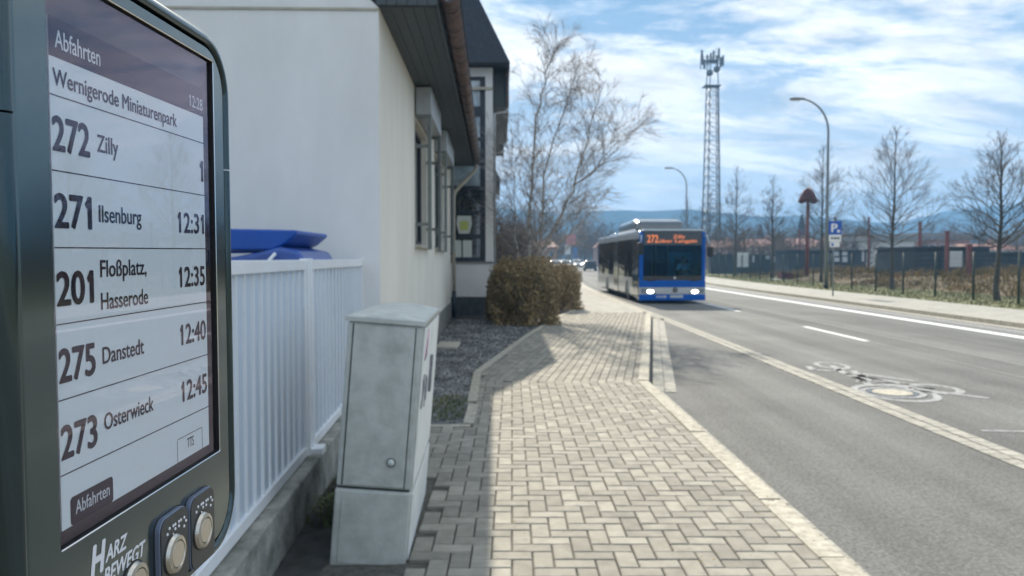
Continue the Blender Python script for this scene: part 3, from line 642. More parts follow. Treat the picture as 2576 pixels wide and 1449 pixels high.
for yy in (-L2 + .03, .01): box('door', (W2 + .0005, yy, .43), (W2 + .012, yy + .60, 1.285), M['cab_side'], cb_, bevel=.004)
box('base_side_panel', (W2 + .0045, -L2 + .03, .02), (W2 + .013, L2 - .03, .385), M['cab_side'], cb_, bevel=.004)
rf = MB(); lp = []
for i, y in enumerate([-L2 - .012, -L2 + .02, -.4, -.15, .1, .35, L2 - .02, L2 + .012]):
    pass
segs_ = 14; lps = []
for j, (y, hh) in enumerate([(-L2 - .014, .0), (-L2 - .014, .002), (-L2 + .02, .55), (-L2 + .12, 1), (L2 - .12, 1), (L2 - .02, .55), (L2 + .014, .0)]):
    l = [(-W2 - .014, y, 1.302), (-W2 - .014, y, 1.325)]
    for i in range(segs_ + 1):
        t = i / segs_; x = -W2 - .014 + (2 * W2 + .028) * t; l.append((x, y, 1.326 + .030 * math.sin(math.pi * t) ** .8 * hh))
    l += [(W2 + .014, y, 1.325), (W2 + .014, y, 1.302)]; lps.append(l)
rf.loops(lps, True, True); rf.build('roof', M['cab'], cb_)
MB().tube([(.085, -L2 - .004, .56), (.085, -L2 - .016, .56)], .024, 20).build('lock_ring', M['cab_seam'], cb_)
MB().tube([(.085, -L2 - .010, .56), (.085, -L2 - .020, .56)], .019, 20).build('lock_disc', M['stickw'], cb_)
box('door_handle', (W2 + .013, -.04, .85), (W2 + .03, .0, 1.08), M['greysp'], cb_, bevel=.005)
gr = MB(); rr = random.Random(2)
for (cy_, cz_, m_, n_) in ((-.45, 1.18, 'pink', 1), (-.5, .93, 'greysp', 2), (-.3, .9, 'greysp', 3)):
    gr = MB(); p = [(W2 + .0135, cy_ + rr.uniform(-.08, .08), cz_ + rr.uniform(-.09, .09)) for _ in range(7)]; gr.tube(p, .006, 4); gr.build('graffiti', M[m_], cb_)

# ------------------------------------------------------------------ house on the left
HY = math.atan(.0248)
hs = thing('house', 'cream rendered house with dark boarded eaves and brown gutter', 'house', (-1.368, 8.0, .10), HY)
Ls = 13.35; ZS = 4.23      # soffit height above .10
def wallpiece(a, b, m, name='wall'): return box(name, a, b, M[m], hs)
WINS = [(3.6, 5.7), (7.5, 10.2)]; wz0, wz1 = 1.86, 3.75
ys_ = [0]; 
for a, b in WINS: ys_ += [a, b]
ys_.append(Ls)
sw = MB()
for i in range(0, len(ys_) - 1, 2): sw.box((-.30, ys_[i], .46), (0, ys_[i + 1], ZS - .003))
for a, b in WINS: sw.box((-.30, a, .46), (0, b, wz0)); sw.box((-.30, a, wz1), (0, b, ZS - .003))
sw.build('side_wall', M['render'], hs)
gw = MB(); gw.prism([(-9.0, -.0), (-.302, -.0), (-.302, ZS - .03), (-.302, 4.9), (-4.6, 8.9), (-9.0, 4.9)], .002, .30, Matrix(((1, 0, 0, 0), (0, 0, 1, 0), (0, 1, 0, 0), (0, 0, 0, 1)))); gw.build('gable_wall', M['render_w'], hs)
box('corner_wall', (-.301, .003, .0), (-.001, .301, ZS - .004), M['render_w'], hs) if False else None
MB().prism([(-9.0, -.0), (-.001, -.0), (-.001, ZS - .01), (-.7, 4.86), (-4.6, 8.88), (-9.0, 4.9)], -.020, -.001, Matrix(((1, 0, 0, 0), (0, 0, 1, 0), (0, 1, 0, 0), (0, 0, 0, 1)))).build('gable_render', M['render_w'], hs)
box('gable_trim', (-9, -.036, ZS - .045), (.004, -.021, ZS - .02), M['pipe'], hs, bevel=.004)
box('gable_upper', (-9, -.032, ZS - .018), (-.12, -.021, 4.86), M['render_w'], hs)
box('plinth', (-.30, .0, -.12), (.025, Ls, .458), M['plinth'], hs, bevel=.01)
box('rear_wall', (-9, Ls - .3, 0), (-.302, Ls, 4.9), M['render_w'], hs); box('left_wall', (-9.3, .0, 0), (-9.003, Ls, 4.9), M['render_w'], hs)
# soffit boards, one by one
for k in range(5): box('soffit_board', (.003 + k * .116, .0, ZS + .0), (.003 + k * .116 + .111, Ls + .1, ZS + .02), M['board'], hs, bevel=.003)
for k in range(6): box('end_board', (-.02 + k * .105, -.05, ZS + .004), (-.02 + k * .105 + .100, -.022, 4.75), M['board'], hs, bevel=.003)
box('fascia', (.585, -.02, ZS - .02), (.612, Ls + .1, ZS + .22), M['board'], hs, bevel=.004)
gt = MB(); prof = [(.105 * math.cos(t), .105 * math.sin(t)) for t in [R(180 + 180 * i / 10) for i in range(11)]]
prof = prof + [(x * .93, z * .93) for x, z in reversed(prof)]
gt.loops([[(.72 + x, y, ZS + .14 + z) for x, z in prof] for y in (-.06, Ls + .25)], True, True); gt.build('gutter', M['copper'], hs)
for k in range(19): MB().loops([[(.72 + x * 1.05, y, ZS + .139 + z * 1.05) for x, z in prof] for y in (.3 + k * .7, .325 + k * .7)], True, True).build('gutter_bracket', M['black'], hs)
MB().tube([(.825, -.06, ZS + .14), (.825, Ls + .25, ZS + .14)], .012, 6).build('gutter_bead', M['black'], hs)
rfm = MB(); rfm.add([(.66, -.1, ZS + .22), (.66, Ls + .3, ZS + .22), (-4.6, Ls + .3, 8.98), (-4.6, -.1, 8.98), (-9.9, -.1, ZS + .22), (-9.9, Ls + .3, ZS + .22),
                     (.66, -.1, ZS + .34), (.66, Ls + .3, ZS + .34), (-4.6, Ls + .3, 9.12), (-4.6, -.1, 9.12), (-9.9, -.1, ZS + .34), (-9.9, Ls + .3, ZS + .34)],
                    [(0, 1, 2, 3), (3, 2, 5, 4), (9, 8, 7, 6), (10, 11, 8, 9), (0, 6, 7, 1), (0, 3, 9, 6), (3, 4, 10, 9), (1, 7, 8, 2), (2, 8, 11, 5), (4, 5, 11, 10)]); rfm.build('roof', M['slate'], hs)
dp = MB(); dp.tube([(.72, Ls + .05, ZS + .02), (.70, Ls + .05, ZS - .12), (.12, Ls - .1, ZS - .75), (.09, Ls - .1, ZS - .95), (.09, Ls - .1, .75)], .05, 10); dp.build('downpipe', M['pipe'], hs)
MB().tube([(.09, Ls - .1, .75), (.09, Ls - .1, -.05)], .062, 10).build('downpipe_shoe', M['hut'], hs)
for a, b in WINS:
    w = box('window', (-.16, a + .002, wz0), (-.10, b - .002, wz0 + .07), M['dkframe'], hs)
    fr = MB(); fr.box((-.16, a + .002, wz0 + .071), (-.10, a + .07, wz1 - .002)); fr.box((-.16, b - .07, wz0 + .071), (-.10, b - .002, wz1 - .002)); fr.box((-.16, a + .071, wz1 - .07), (-.10, b - .071, wz1 - .002)); fr.box((-.16, (a + b) / 2 - .04, wz0 + .071), (-.10, (a + b) / 2 + .04, wz1 - .071))
    fr.build('frame', M['dkframe'], w)
    box('pane', (-.145, a + .03, wz0 + .03), (-.135, b - .03, wz1 - .03), M['pane'], w)
    box('sill', (-.10, a - .05, wz0 - .05), (.09, b + .05, wz0 - .002), M['pipe'], w, bevel=.008)
    box('blind_cassette', (.02, a - .02, wz1 + .05), (.255, b + .02, ZS - .02), M['shutter_l'], w, bevel=.01)
    for yy in (a - .02, b - .04):
        box('guide_post', (.19, yy, wz0 - .08), (.25, yy + .07, wz1 + .049), M['shutter'], w, bevel=.006)
        box('side_cheek', (.02, yy + .01, wz1 + .0), (.19, yy + .06, wz1 + .049), M['shutter'], w)
        for zz_ in (wz0 + .28, wz0 + 1.45): box('bracket', (.001, yy + .015, zz_), (.189, yy + .055, zz_ + .05), M['shutter'], w)

# ------------------------------------------------------------------ stair towers (same building type repeated down the street)
def stair_tower(loc, rz, label, detail=True, zs_=1.0):
    o = thing('stair_tower', label, 'building', loc, rz, 'stair towers down the street'); H = 7.05
    # local: front at y=0 facing the camera, x from -3.4 to 0 (street side), depth 7
    ws = [(-3.4, -1.62), (-.19, 0)]
    mb = MB(); mb.box((-3.4, 0, .0), (-1.62, .3, H)); mb.box((-.205, 0, .0), (0, .3, H)); mb.box((-1.62, 0, .55), (-.205, .3, 1.56)); mb.box((-1.62, 0, 6.80), (-.205, .3, H)); mb.box((-.3, .301, .0), (0, 7.5, H)); mb.box((-3.4, 7.2, 0), (-.301, 7.5, H)); mb.box((-3.4, .301, 0), (-3.1, 7.19, H))
    mb.build('wall', M['render_w'], o)
    box('plinth', (-3.42, -.03, -.1), (.03, -.002, .54), M['plinth_d'], o); box('plinth_side', (.002, -.0, -.1), (.03, 7.5, .54), M['plinth_d'], o)
    box('head_band', (-3.42, -.03, 6.42), (.012, -.001, 6.50), M['pipe'], o)
    w = MB(); z0, z1 = 1.56, 6.41; rows = [(4.95 + .62, 6.28), (4.72, 5.33), (4.02, 4.60), (3.34, 3.92), (2.63, 3.23), (1.95 + .0, 2.52), (1.62, 1.84)]
    vrows = [(205, 270), (295, 347), (355, 408), (417, 468), (478, 530), (540, 590), (600, 647)]
    rows = [(1.65 + (650 - b) / 1935 * 22.0, 1.65 + (650 - a) / 1935 * 22.0) for a, b in vrows]
    cols = [(-1.55, -1.0), (-.95, -.40)] ; cols = [(-2.9, -2.2), (-2.12, -1.45), (-1.38, -.90)]; cols = [(-1.50, -.88 + .0)]
    xa, xb = -1.62, -.205
    c0, c1 = -1.28, -.36
    fr = MB(); fr.box((xa, .08, z0), (c0, .14, 6.80)); fr.box((c1, .08, z0), (xb, .14, 6.80))
    zs = [z0] + [z for r in reversed(rows) for z in r] + [6.80]
    for i in range(0, len(zs), 2): fr.box((c0 + .001, .08, zs[i]), (c1 - .001, .14, zs[i + 1]))
    wo_ = fr.build('window', M['dkframe'], o)
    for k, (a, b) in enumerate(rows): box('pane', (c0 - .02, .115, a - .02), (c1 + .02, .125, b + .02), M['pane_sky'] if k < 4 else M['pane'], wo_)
    box('sill', (xa, -.06, z0 - .045), (.03, .08, z0 - .003), M['plinth'], wo_)
    if detail:
        za, zb = rows[5]; st = MB(); cxs = (c0 + c1) / 2 - .0
        st.prism([(cxs - .15, za + .03), (cxs + .15, za + .03), (cxs + .22, za + .30), (cxs + .20, zb - .03), (cxs - .20, zb - .03), (cxs - .22, za + .30)], .105, .112, Matrix(((1, 0, 0, 0), (0, 0, 1, 0), (0, 1, 0, 0), (0, 0, 0, 1)))); st.build('sticker', M['stickw'], wo_)
        st = MB(); st.prism([(cxs - .11, za + .12), (cxs + .11, za + .12), (cxs + .13, za + .36), (cxs, zb - .16), (cxs - .13, za + .36)], .098, .104, Matrix(((1, 0, 0, 0), (0, 0, 1, 0), (0, 1, 0, 0), (0, 0, 0, 1)))); st.build('sticker', M['sticky'], wo_)
        za, zb = rows[6]
        for q, xx in enumerate((c0 + .12, c0 + .42)): box('curtain', (xx, .108, za), (xx + .26, .113, zb - .05), M['stickw'], wo_)
    # steep slate roof with overhanging box eave on the street side
    rfb = MB(); e = .49
    rfb.add([(-3.9, -.45, H), (e, -.45, H + .04), (e, 7.9, H + .04), (-3.9, 7.9, H), (-1.1, .1, H + 3.4), (-1.1, 7.3, H + 3.4), (-2.4, .1, H + 3.4), (-2.4, 7.3, H + 3.4)],
            [(0, 3, 2, 1), (0, 1, 4, 6), (1, 2, 5, 4), (2, 3, 7, 5), (3, 0, 6, 7), (4, 5, 7, 6)]); rfb.build('roof', M['slate'], o)
    box('eave_box', (.014, .6, H - (1.0 if detail else .45)), (e - .09, 7.6, H - .002), M['board'], o); box('eave_fascia', (e - .088, .4, H - (.95 if detail else .5)), (e - .02, 7.7, H + .0), M['copper'], o)
    o.scale = (1, 1, zs_)
    MB().tube([(.42, .5, H - 1.05), (.40, .5, H - 1.15), (.05, .4, H - 1.22), (.05, .4, .6)], .04, 8).build('downpipe', M['shutter_l'], o)
    return o
stair_tower((-.55, 22.0, .10), HY * .6, 'stair tower with dark glazed column, slate roof and flower sticker beyond the house')
stair_tower((-.80, 33.6, .0), HY * .6, 'second stair tower peeping out behind the glazed one with its dark eave', False, 1.09)
stair_tower((-1.35, 56.0, -.1), HY * .6, 'furthest stair tower with only its small dark eave in view', False, 1.07)

# ------------------------------------------------------------------ far verge furniture: mesh fence, lamps, parking sign
mf = thing('mesh_fence', 'dark green wire mesh fence with thin posts along the far verge', 'fence', (18.2, 27.6, .10))
post0 = MB().tube([(0, 0, 0), (0, 0, 1.92)], .04, 8).build('post', M['green'], mf); k0 = -5
wires = MB()
for k in range(-5, 36):
    Y = 27.6 + 2.72 * k; X = 18.2 + dx(Y) * .6
    if k != -5: link_copy(post0, 'post', mf, (X - 18.2, Y - 27.6, 0))
    else: post0.location = (X - 18.2, Y - 27.6, 0)
    X2 = 18.2 + dx(Y + 2.72) * .6
    wp = MB()
    for j in range(10): wp.tube([(X - 18.2, Y - 27.6, .05 + j * .2), (X2 - 18.2, Y - 27.6 + 2.72, .05 + j * .2)], .0035, 3, caps=False)
    for j in range(14): f_ = (j + .5) / 14; wp.tube([(X - 18.2 + (X2 - X) * f_, Y - 27.6 + 2.72 * f_, .03), (X - 18.2 + (X2 - X) * f_, Y - 27.6 + 2.72 * f_, 1.87)], .0028, 3, caps=False)
    wp.build('mesh_panel', M['green'], mf)
def street_lamp(loc, label):
    o = thing('street_lamp', label, 'street lamp', loc, 0, 'curved street lamps along the far pavement')
    MB().tube([(0, 0, 0), (0, 0, .28)], .13, 12).build('base_sleeve', M['black'], o)
    p = [(0, 0, .2), (0, 0, 4.0), (0, 0, 8.4)]; r = [.105, .085, .062]
    for i in range(1, 9): t = R(i * 10.5); p.append((-1.55 * (1 - math.cos(t)), 0, 8.4 + 1.75 * math.sin(t))); r.append(.06 - .002 * i)
    MB().tube(p, r, 10).build('pole', M['galv'], o)
    x, z = p[-1][0], p[-1][2]
    hd = MB(); hd.loops([[(x + dx_, s_ * w_, z + dz_ + .02) for s_, w_, dz_ in ((-1, w, -h), (-1, w, 0), (-.5, w, h), (.5, w, h), (1, w, 0), (1, w, -h))] for dx_, w, h in ((.12, .04, .03), (-.1, .11, .06), (-.5, .14, .075), (-.68, .09, .05))], True, True); hd.build('lamp_head', M['lamp'], o)
    box('lens', (x - .6, -.10, z - .075), (x - .15, .10, z - .05), M['signw'], o); return o
street_lamp((16.95, 41.5, .12), 'tall curved street lamp beside the blue parking sign')
street_lamp((16.5, 73.0, .12), 'smaller curved street lamp rising behind the bus, further down')
ps = thing('parking_sign', 'blue parking sign with two white plates on a thin post', 'sign', (13.78, 33.0, .125), R(0))
MB().tube([(0, 0, 0), (0, 0, 3.3)], .03, 10).build('post', M['galv'], ps)
sg = box('sign_panel', (-.24, -.05, 2.66), (.31, -.035, 3.22), M['signb'], ps, bevel=.01)
text('letter', 'P', M['signw'], ps, -.12, -.053, 2.76, .24, .34, .03, rot=(R(90), 0, 0))
box('parking_disc', (.12, -.056, 2.74), (.24, -.052, 2.85), M['signw'], sg); 
p1 = box('plate', (-.22, -.05, 2.34), (.30, -.035, 2.63), M['signw'], ps, bevel=.008)
for k in range(3): box('symbol', (-.14 + k * .13, -.055, 2.45), (-.04 + k * .13, -.0515, 2.53), M['signk'], p1)
p2 = box('plate', (-.19, -.05, 2.11), (.24, -.035, 2.32), M['signw'], ps, bevel=.008); box('symbol', (-.12, -.055, 2.16), (-.02, -.0515, 2.27), M['signb'], p2)

# ------------------------------------------------------------------ lattice mast
mst = thing('radio_mast', 'tall grey steel lattice mast crowned with mobile phone antennas', 'mast', (46.3, 180, 0))
Ht = 41.5; 
def legp(i, z):
    t = z / Ht; hw = 2.35 * (1 - t) + 1.45 * t; s_ = [(-1, -.6), (.92, -.6), (0, 1.1)][i]; return Vector((s_[0] * hw, s_[1] * hw, z))
for i in range(3): MB().tube([legp(i, 0), legp(i, Ht)], .16, 6).build('leg', M['lattice'], mst)
br = MB(); nb_ = 20
for k in range(nb_):
    za, zb = Ht * k / nb_, Ht * (k + 1) / nb_
    for i in range(3):
        j = (i + 1) % 3; br.tube([legp(i, za), legp(j, zb)], .055, 3, caps=False); br.tube([legp(j, za), legp(i, zb)], .055, 3, caps=False); br.tube([legp(i, zb), legp(j, zb)], .06, 3, caps=False)
br.build('bracing', M['lattice'], mst)
cl = MB()
for dx_ in (-.35, -.12, .12, .35): cl.tube([(1.55 + dx_ + .0, -1.2, 0), (1.05 + dx_, -.95, Ht)], .07, 4)
for k in range(60): z = Ht * k / 60; xx = 1.55 - .5 * k / 60; cl.tube([(xx - .4, -1.22 + .25 * k / 60, z), (xx + .4, -1.22 + .25 * k / 60, z)], .04, 3)
cl.build('cable_ladder', M['lattice'], mst)
for z_, w in ((Ht, 1.9), (Ht + 5.8, 1.5)): box('platform', (-w, -w * .8, z_), (w, w * .8, z_ + .18), M['antenna'], mst)
for i in range(3): MB().tube([legp(i, Ht) * 1.0, Vector((legp(i, Ht).x * .8, legp(i, Ht).y * .8, Ht + 6.4))], .12, 5).build('head_leg', M['lattice'], mst)
for k in range(10):
    a = k * math.pi / 5 + .2; rr_ = 2.2 + .3 * (k % 2); x, y = rr_ * math.cos(a), rr_ * math.sin(a); z_ = Ht + 4.6 + 1.4 * ((k * 7) % 3) / 2
    an_ = MB().box((x - .22, y - .15, z_), (x + .22, y + .15, z_ + 2.3)).build('antenna', M['antenna'], mst); 
    MB().tube([(0, 0, z_ + .8), (x, y, z_ + .8)], .08, 4).build('antenna_arm', M['antenna'], mst)
for (x, z_) in ((-.9, Ht + 2.8), (.7, Ht + 3.6)): MB().tube([(x, -1.9, z_), (x, -1.5, z_)], .75, 14).build('dish', M['antenna'], mst)
MB().tube([(.9, 0, Ht + 6), (.9, 0, Ht + 9)], .06, 4).build('whip_antenna', M['antenna'], mst); MB().tube([(-2.6, 0, Ht + 4), (-2.6, 0, Ht + 7.4)], .12, 4).build('whip_antenna', M['antenna'], mst)

# ------------------------------------------------------------------ park beyond the fence
def red_post(u, vt, Y, label, w=.12):
    a = AT(u, vt, Y); w *= .62; o = thing('red_post', label, 'post', (a.x, Y, 0), 0, 'red posts in the park'); box('post_shaft', (-w, -w, 0), (w, w, a.z), M['redpole'], o, bevel=.02); box('post_cap', (-w * 1.25, -w * 1.25, a.z + .002), (w * 1.25, w * 1.25, a.z + .08), M['redpole'], o); return o
for u, vt, Y, w, lab in [(2186, 548, 75, .12, 'slim red post behind the broad bare tree, left of it'), (2315, 560, 62, .16, 'thick red post above the left end of the dark hut'), (2383, 584, 46, .14, 'red post just left of the pale notice board'), (2438, 618, 43, .17, 'short thick red post right of the pale notice board'), (2012, 578, 90, .12, 'distant thin red post left of the pod pole'), (1257, 596, 95, .16, 'red post seen left of the birch beside the stair towers')]: red_post(u, vt, Y, lab, w)
pd = thing('pod_sign', 'dark red clam shaped pod on a tall red pole', 'sculpture', (23.0, 60, 0)); 
MB().tube([(0, 0, 0), (0, 0, 6.3)], [.16, .12], 10).build('pole', M['redpole'], pd)
for s_ in (-1, 1):
    sh = MB(); lp_ = []
    for i in range(9):
        t = i / 8; z = 6.2 + 1.05 * t; r_ = .78 * (1 - t) ** .55 * min(1, .62 + t * 3.2) + .02
        lp_.append([(s_ * (.03 + r_ * math.sin(a)), -r_ * .8 * math.cos(a), z - .22 * math.sin(a) * (1 - t)) for a in [math.pi * j / 10 for j in range(11)]] + [(s_ * .03, 0, z)])
    sh.loops(lp_, True, True); sh.build('shell_half', M['redpod'], pd)
MB().tube([(0, -.1, 6.3), (0, -.58, 6.5), (0, -.62, 6.9), (0, -.2, 7.3)], .05, 6).build('ridge', M['redpole'], pd)
def hut(u0, u1, vt, Y, depth, label, boards=(), m='hut'):
    a, b = AT(u0, vt, Y), AT(u1, vt, Y); w = b.x - a.x; o = thing('park_hut', label, 'hut', (a.x, Y, 0), 0, 'dark huts in the park')
    box('wall', (0, 0, 0), (w, depth, a.z - .12), M[m], o); box('roof', (-.15, -.2, a.z - .118), (w + .15, depth + .2, a.z), M['hut'], o)
    n = max(2, int(w / 1.2))
    for k in range(n): box('panel', (k * w / n + .03, -.03, .1), ((k + 1) * w / n - .03, -.002, a.z - .2), M[m], o)
    for (c0, c1, v0, v1) in boards:
        p, q = AT(c0, v0, Y), AT(c1, v1, Y); box('window', (p.x - a.x, -.06, max(.1, q.z)), (q.x - a.x, -.032, p.z), M['boardw'], o)
    return o
hut(1985, 2180, 629, 75, 4, 'long dark hut behind the parking sign with small pale windows', [(2076, 2084, 632, 658), (2098, 2110, 632, 644), (2099, 2111, 648, 658), (2118, 2131, 631, 643), (2119, 2131, 646, 659), (2168, 2173, 632, 657)])
hut(2302, 2490, 620, 48, 5, 'dark blue hut carrying the pale notice board', [])
nb2 = thing('notice_board', 'pale upright notice board in front of the dark blue hut', 'board', (AT(2405, 650, 44).x, 44, 0)); box('panel', (-.35, -.03, 1.25), (.35, .03, 2.15), M['boardw'], nb2, bevel=.02)
for s_ in (-.3, .3): box('leg', (s_ - .03, -.025, 0), (s_ + .03, .025, 1.249), M['hut'], nb2)
nb3 = thing('notice_board', 'white double notice board between the bus and the first far trees', 'board', (AT(1869, 650, 72).x, 72, 0)); 
for s_ in (-.52, .02): box('panel', (s_, -.03, .95), (s_ + .48, .03, 2.3), M['boardw'], nb3)
for s_ in (-.45, .4): box('leg', (s_ - .03, -.025, 0), (s_ + .03, .025, .949), M['hut'], nb3)
hut(1788, 1980, 640, 82, 1.2, 'low dark hoarding behind the fence beside the bus', [(1893, 1897, 642, 660), (1926, 1936, 640, 652), (1944, 1962, 645, 660)])
hut(2486, 2700, 634, 52, 3, 'low dark hut at the right edge behind the nearest tree')
rp = thing('red_ramp', 'dark red wedge shaped ramp on the grass behind the fence', 'ramp', (AT(1966, 700, 60).x, 60, .10)); mb = MB(); mb.prism([(0, .05), (2.3, .05), (2.3, .15), (0, .62)], 0, .9, Matrix(((1, 0, 0, 0), (0, 0, 1, 0), (0, 1, 0, 0), (0, 0, 0, 1)))); mb.build('wedge', M['redpod'], rp); box('base_strip', (-.6, -.02, -.02), (1.4, .95, .045), M['boardw'], rp)
def far_house(u0, u1, ve, vr, Y, depth, roof, wallm, label, wins=3, flat=False):
    a, b = AT(u0, ve, Y), AT(u1, ve, Y); r = AT(u0, vr, Y); w = b.x - a.x; o = thing('distant_house', label, 'house', (a.x, Y, 0), 0, 'buildings beyond the park')
    box('wall', (0, 0, 0), (w, depth, a.z), M[wallm], o)
    if flat: box('roof', (-.3, -.3, a.z + .01), (w + .3, depth + .3, r.z), M[roof], o)
    else:
        mb = MB(); mb.add([(-.4, -.4, a.z), (w + .4, -.4, a.z), (w + .4, depth + .4, a.z), (-.4, depth + .4, a.z), (.6, depth / 2, r.z), (w - .6, depth / 2, r.z)], [(0, 3, 2, 1), (0, 1, 5, 4), (1, 2, 5), (2, 3, 4, 5), (3, 0, 4)]); ro = mb.build('roof', M[roof], o); box('chimney', (w * .6, depth / 2 - .3, a.z + .3), (w * .6 + .6, depth / 2 + .3, r.z + .6), M['wallp'], ro)
    for k in range(wins):
        x = w * (k + .5) / wins; f = box('window', (x - .5, -.04, a.z - 1.9), (x + .5, -.002, a.z - .6), M['wallw'], o); box('pane', (x - .42, -.06, a.z - 1.82), (x + .42, -.041, a.z - .68), M['pane'], f)
    return o
far_house(1795, 1880, 622, 604, 118, 8, 'roofr', 'wallp', 'low red roofed house right beside the bus mirror')
far_house(1885, 1990, 620, 600, 130, 9, 'roofr', 'wallh', 'long red roofed house left of the pod pole', 5)
far_house(1995, 2075, 615, 598, 140, 9, 'roofr', 'wallp', 'red roofed house behind the pod pole')
far_house(2095, 2185, 618, 596, 125, 9, 'roofr', 'wallp', 'brownish red roofed house right of the parking sign', 4)
far_house(2192, 2300, 606, 592, 92, 8, 'roofg', 'wallw', 'white flat roofed building with dark windows behind the broad tree', 2, True)
far_house(2305, 2440, 604, 586, 110, 9, 'roofg', 'wallp', 'pale brown hall above the dark blue hut', 5, True)
far_house(2450, 2600, 628, 612, 100, 9, 'roofr', 'wallw', 'white walled orange roofed house at the right edge', 3)
far_house(1246, 1320, 612, 596, 130, 12, 'redsign', 'wallw', 'white store with red fascia glimpsed behind the birch', 4, True)
far_house(1325, 1400, 622, 604, 150, 10, 'roofr', 'wallp', 'small red roofed house behind the birch stems', 3)
far_house(1505, 1600, 622, 606, 170, 10, 'roofr', 'wallp', 'red roofed house just behind the bus rear', 3)
def banner(u, v0, v1, Y, w, m, label):
    a, b = AT(u, v0, Y), AT(u, v1, Y); o = thing('banner_sign', label, 'sign', (a.x, Y, 0)); MB().tube([(0, .1, 0), (0, .1, a.z)], .07, 6).build('pole', M['galv'], o); box('panel', (-w / 2, -.05, b.z), (w / 2, .02, a.z), M[m], o)
banner(1436, 590, 616, 150, 1.9, 'pinksign', 'faded red square sign high over the far road'); banner(1428, 616, 640, 130, .9, 'boardw', 'pale upright banner below the red square sign'); banner(1447, 622, 648, 160, .9, 'bluesign', 'blue upright banner near the distant headlights')
# undergrowth and woods
mound = MB(); nx, ny = 40, 60; vs = []
def mz(x, y):
    e = min(1, max(0, (x - 20.5) / 5)); e2 = min(1, max(0, (75 - y) / 15)) * min(1, max(0, (y - 8) / 10)); return -.05 + e * e2 * (.72 + .35 * noise.noise(Vector((x * .12, y * .12, 2))) )
for j in range(ny + 1):
    for i in range(nx + 1): x, y = 20 + 40 * i / nx, 5 + 75 * j / ny; vs.append((x, y, mz(x, y)))
M['heath_soil'] = mat('dead_leaf_soil', (.07, .06, .03), .95, scale=.5, col2=(.17, .12, .065), world_pos=True)
mound.add(vs, [(j * (nx + 1) + i, j * (nx + 1) + i + 1, (j + 1) * (nx + 1) + i + 1, (j + 1) * (nx + 1) + i) for j in range(ny) for i in range(nx)], True); mound.build('heath_terrain', M['heath_soil'], kind='structure')
hth = MB(); rnd = random.Random(12)
clumps = []
for _ in range(1150):
    y = rnd.uniform(14, 74); x = rnd.uniform(21.2, 24 + y * .5); clumps.append((x, y, rnd.uniform(.35, 1.1), rnd.uniform(.25, .70) + .35 * min(1, max(0, (x - 23) / 5))))
for (x, y, r_, h_) in clumps:
    t0 = rnd.random(); n = 70
    for _ in range(n):
        a = rnd.uniform(0, 6.28); q = r_ * math.sqrt(rnd.random()); px, py = x + q * math.cos(a), y + q * math.sin(a); z = mz(px, py) + rnd.random() ** .8 * h_ * (1 - .5 * q / r_)
        s_ = rnd.uniform(.04, .10); d = Vector((rnd.gauss(0, .5), rnd.gauss(0, .5), 1)).normalized(); b = d.orthogonal().normalized(); b.rotate(Matrix.Rotation(rnd.uniform(0, 6.28), 3, d)); p = Vector((px, py, z))
        hth.add([p - d * s_, p + b * s_ * .35, p + d * s_ * 1.3, p - b * s_ * .35], [(0, 1, 2, 3)], tint=min(1, max(0, t0 + rnd.gauss(0, .18))))
hth.build('undergrowth', M['heath'], kind='stuff')
gmb = MB(); rnd = random.Random(31)
for _ in range(16000):
    y = 14 + 60 * rnd.random() ** 1.4; x = rnd.uniform(16.15, 21.5) + dx(y); hh = rnd.uniform(.03, .10); a = rnd.uniform(0, 6.28); w = .02
    gmb.add([(x - w * math.cos(a), y - w * math.sin(a), .1), (x + w * math.cos(a), y + w * math.sin(a), .1), (x + rnd.gauss(0, .03), y + rnd.gauss(0, .03), .1 + hh)], [(0, 1, 2)])
gmb.build('verge_grass', M['grassb'], kind='stuff')
wds = MB(); rnd = random.Random(77)
def scribble(x, y, H):
    wds.tube([(x, y, 0), (x + rnd.gauss(0, .2), y, H * .95)], [.14, .03], 3, caps=False, tint=0)
    for k in range(26):
        z = H * (.2 + .7 * k / 26); a = rnd.uniform(0, 6.28); l = (H - z) * .42 + .6; e = Vector((x + l * math.cos(a), y + l * math.sin(a), z + l * .7)); b = Vector((x, y, z)); wds.tube([b, e], [.05, .012], 3, caps=False)
        for _ in range(3):
            m_ = b.lerp(e, rnd.uniform(.3, .9)); wds.tube([m_, m_ + Vector((rnd.gauss(0, .6), rnd.gauss(0, .6), rnd.uniform(.3, 1.1)))], [.025, .01], 3, caps=False)
for k in range(210):
    Y = rnd.uniform(150, 300); u = rnd.uniform(1235, 2650); scribble((u - 1288) / 1935 * Y, Y, rnd.uniform(6.5, 11))
for k in range(45):
    Y = rnd.uniform(88, 125); u = rnd.uniform(1650, 2600); scribble((u - 1288) / 1935 * Y, Y, rnd.uniform(4, 6.5))
for k in range(30):
    Y = rnd.uniform(165, 240); u = rnd.uniform(1455, 1540); scribble((u - 1288) / 1935 * Y, Y, rnd.uniform(8, 12))
for k in range(20):
    Y = rnd.uniform(45, 80); u = rnd.uniform(1250, 1330); scribble((u - 1288) / 1935 * Y, Y, rnd.uniform(2.5, 4.5))
wds.build('woods', M['woods'], kind='stuff')
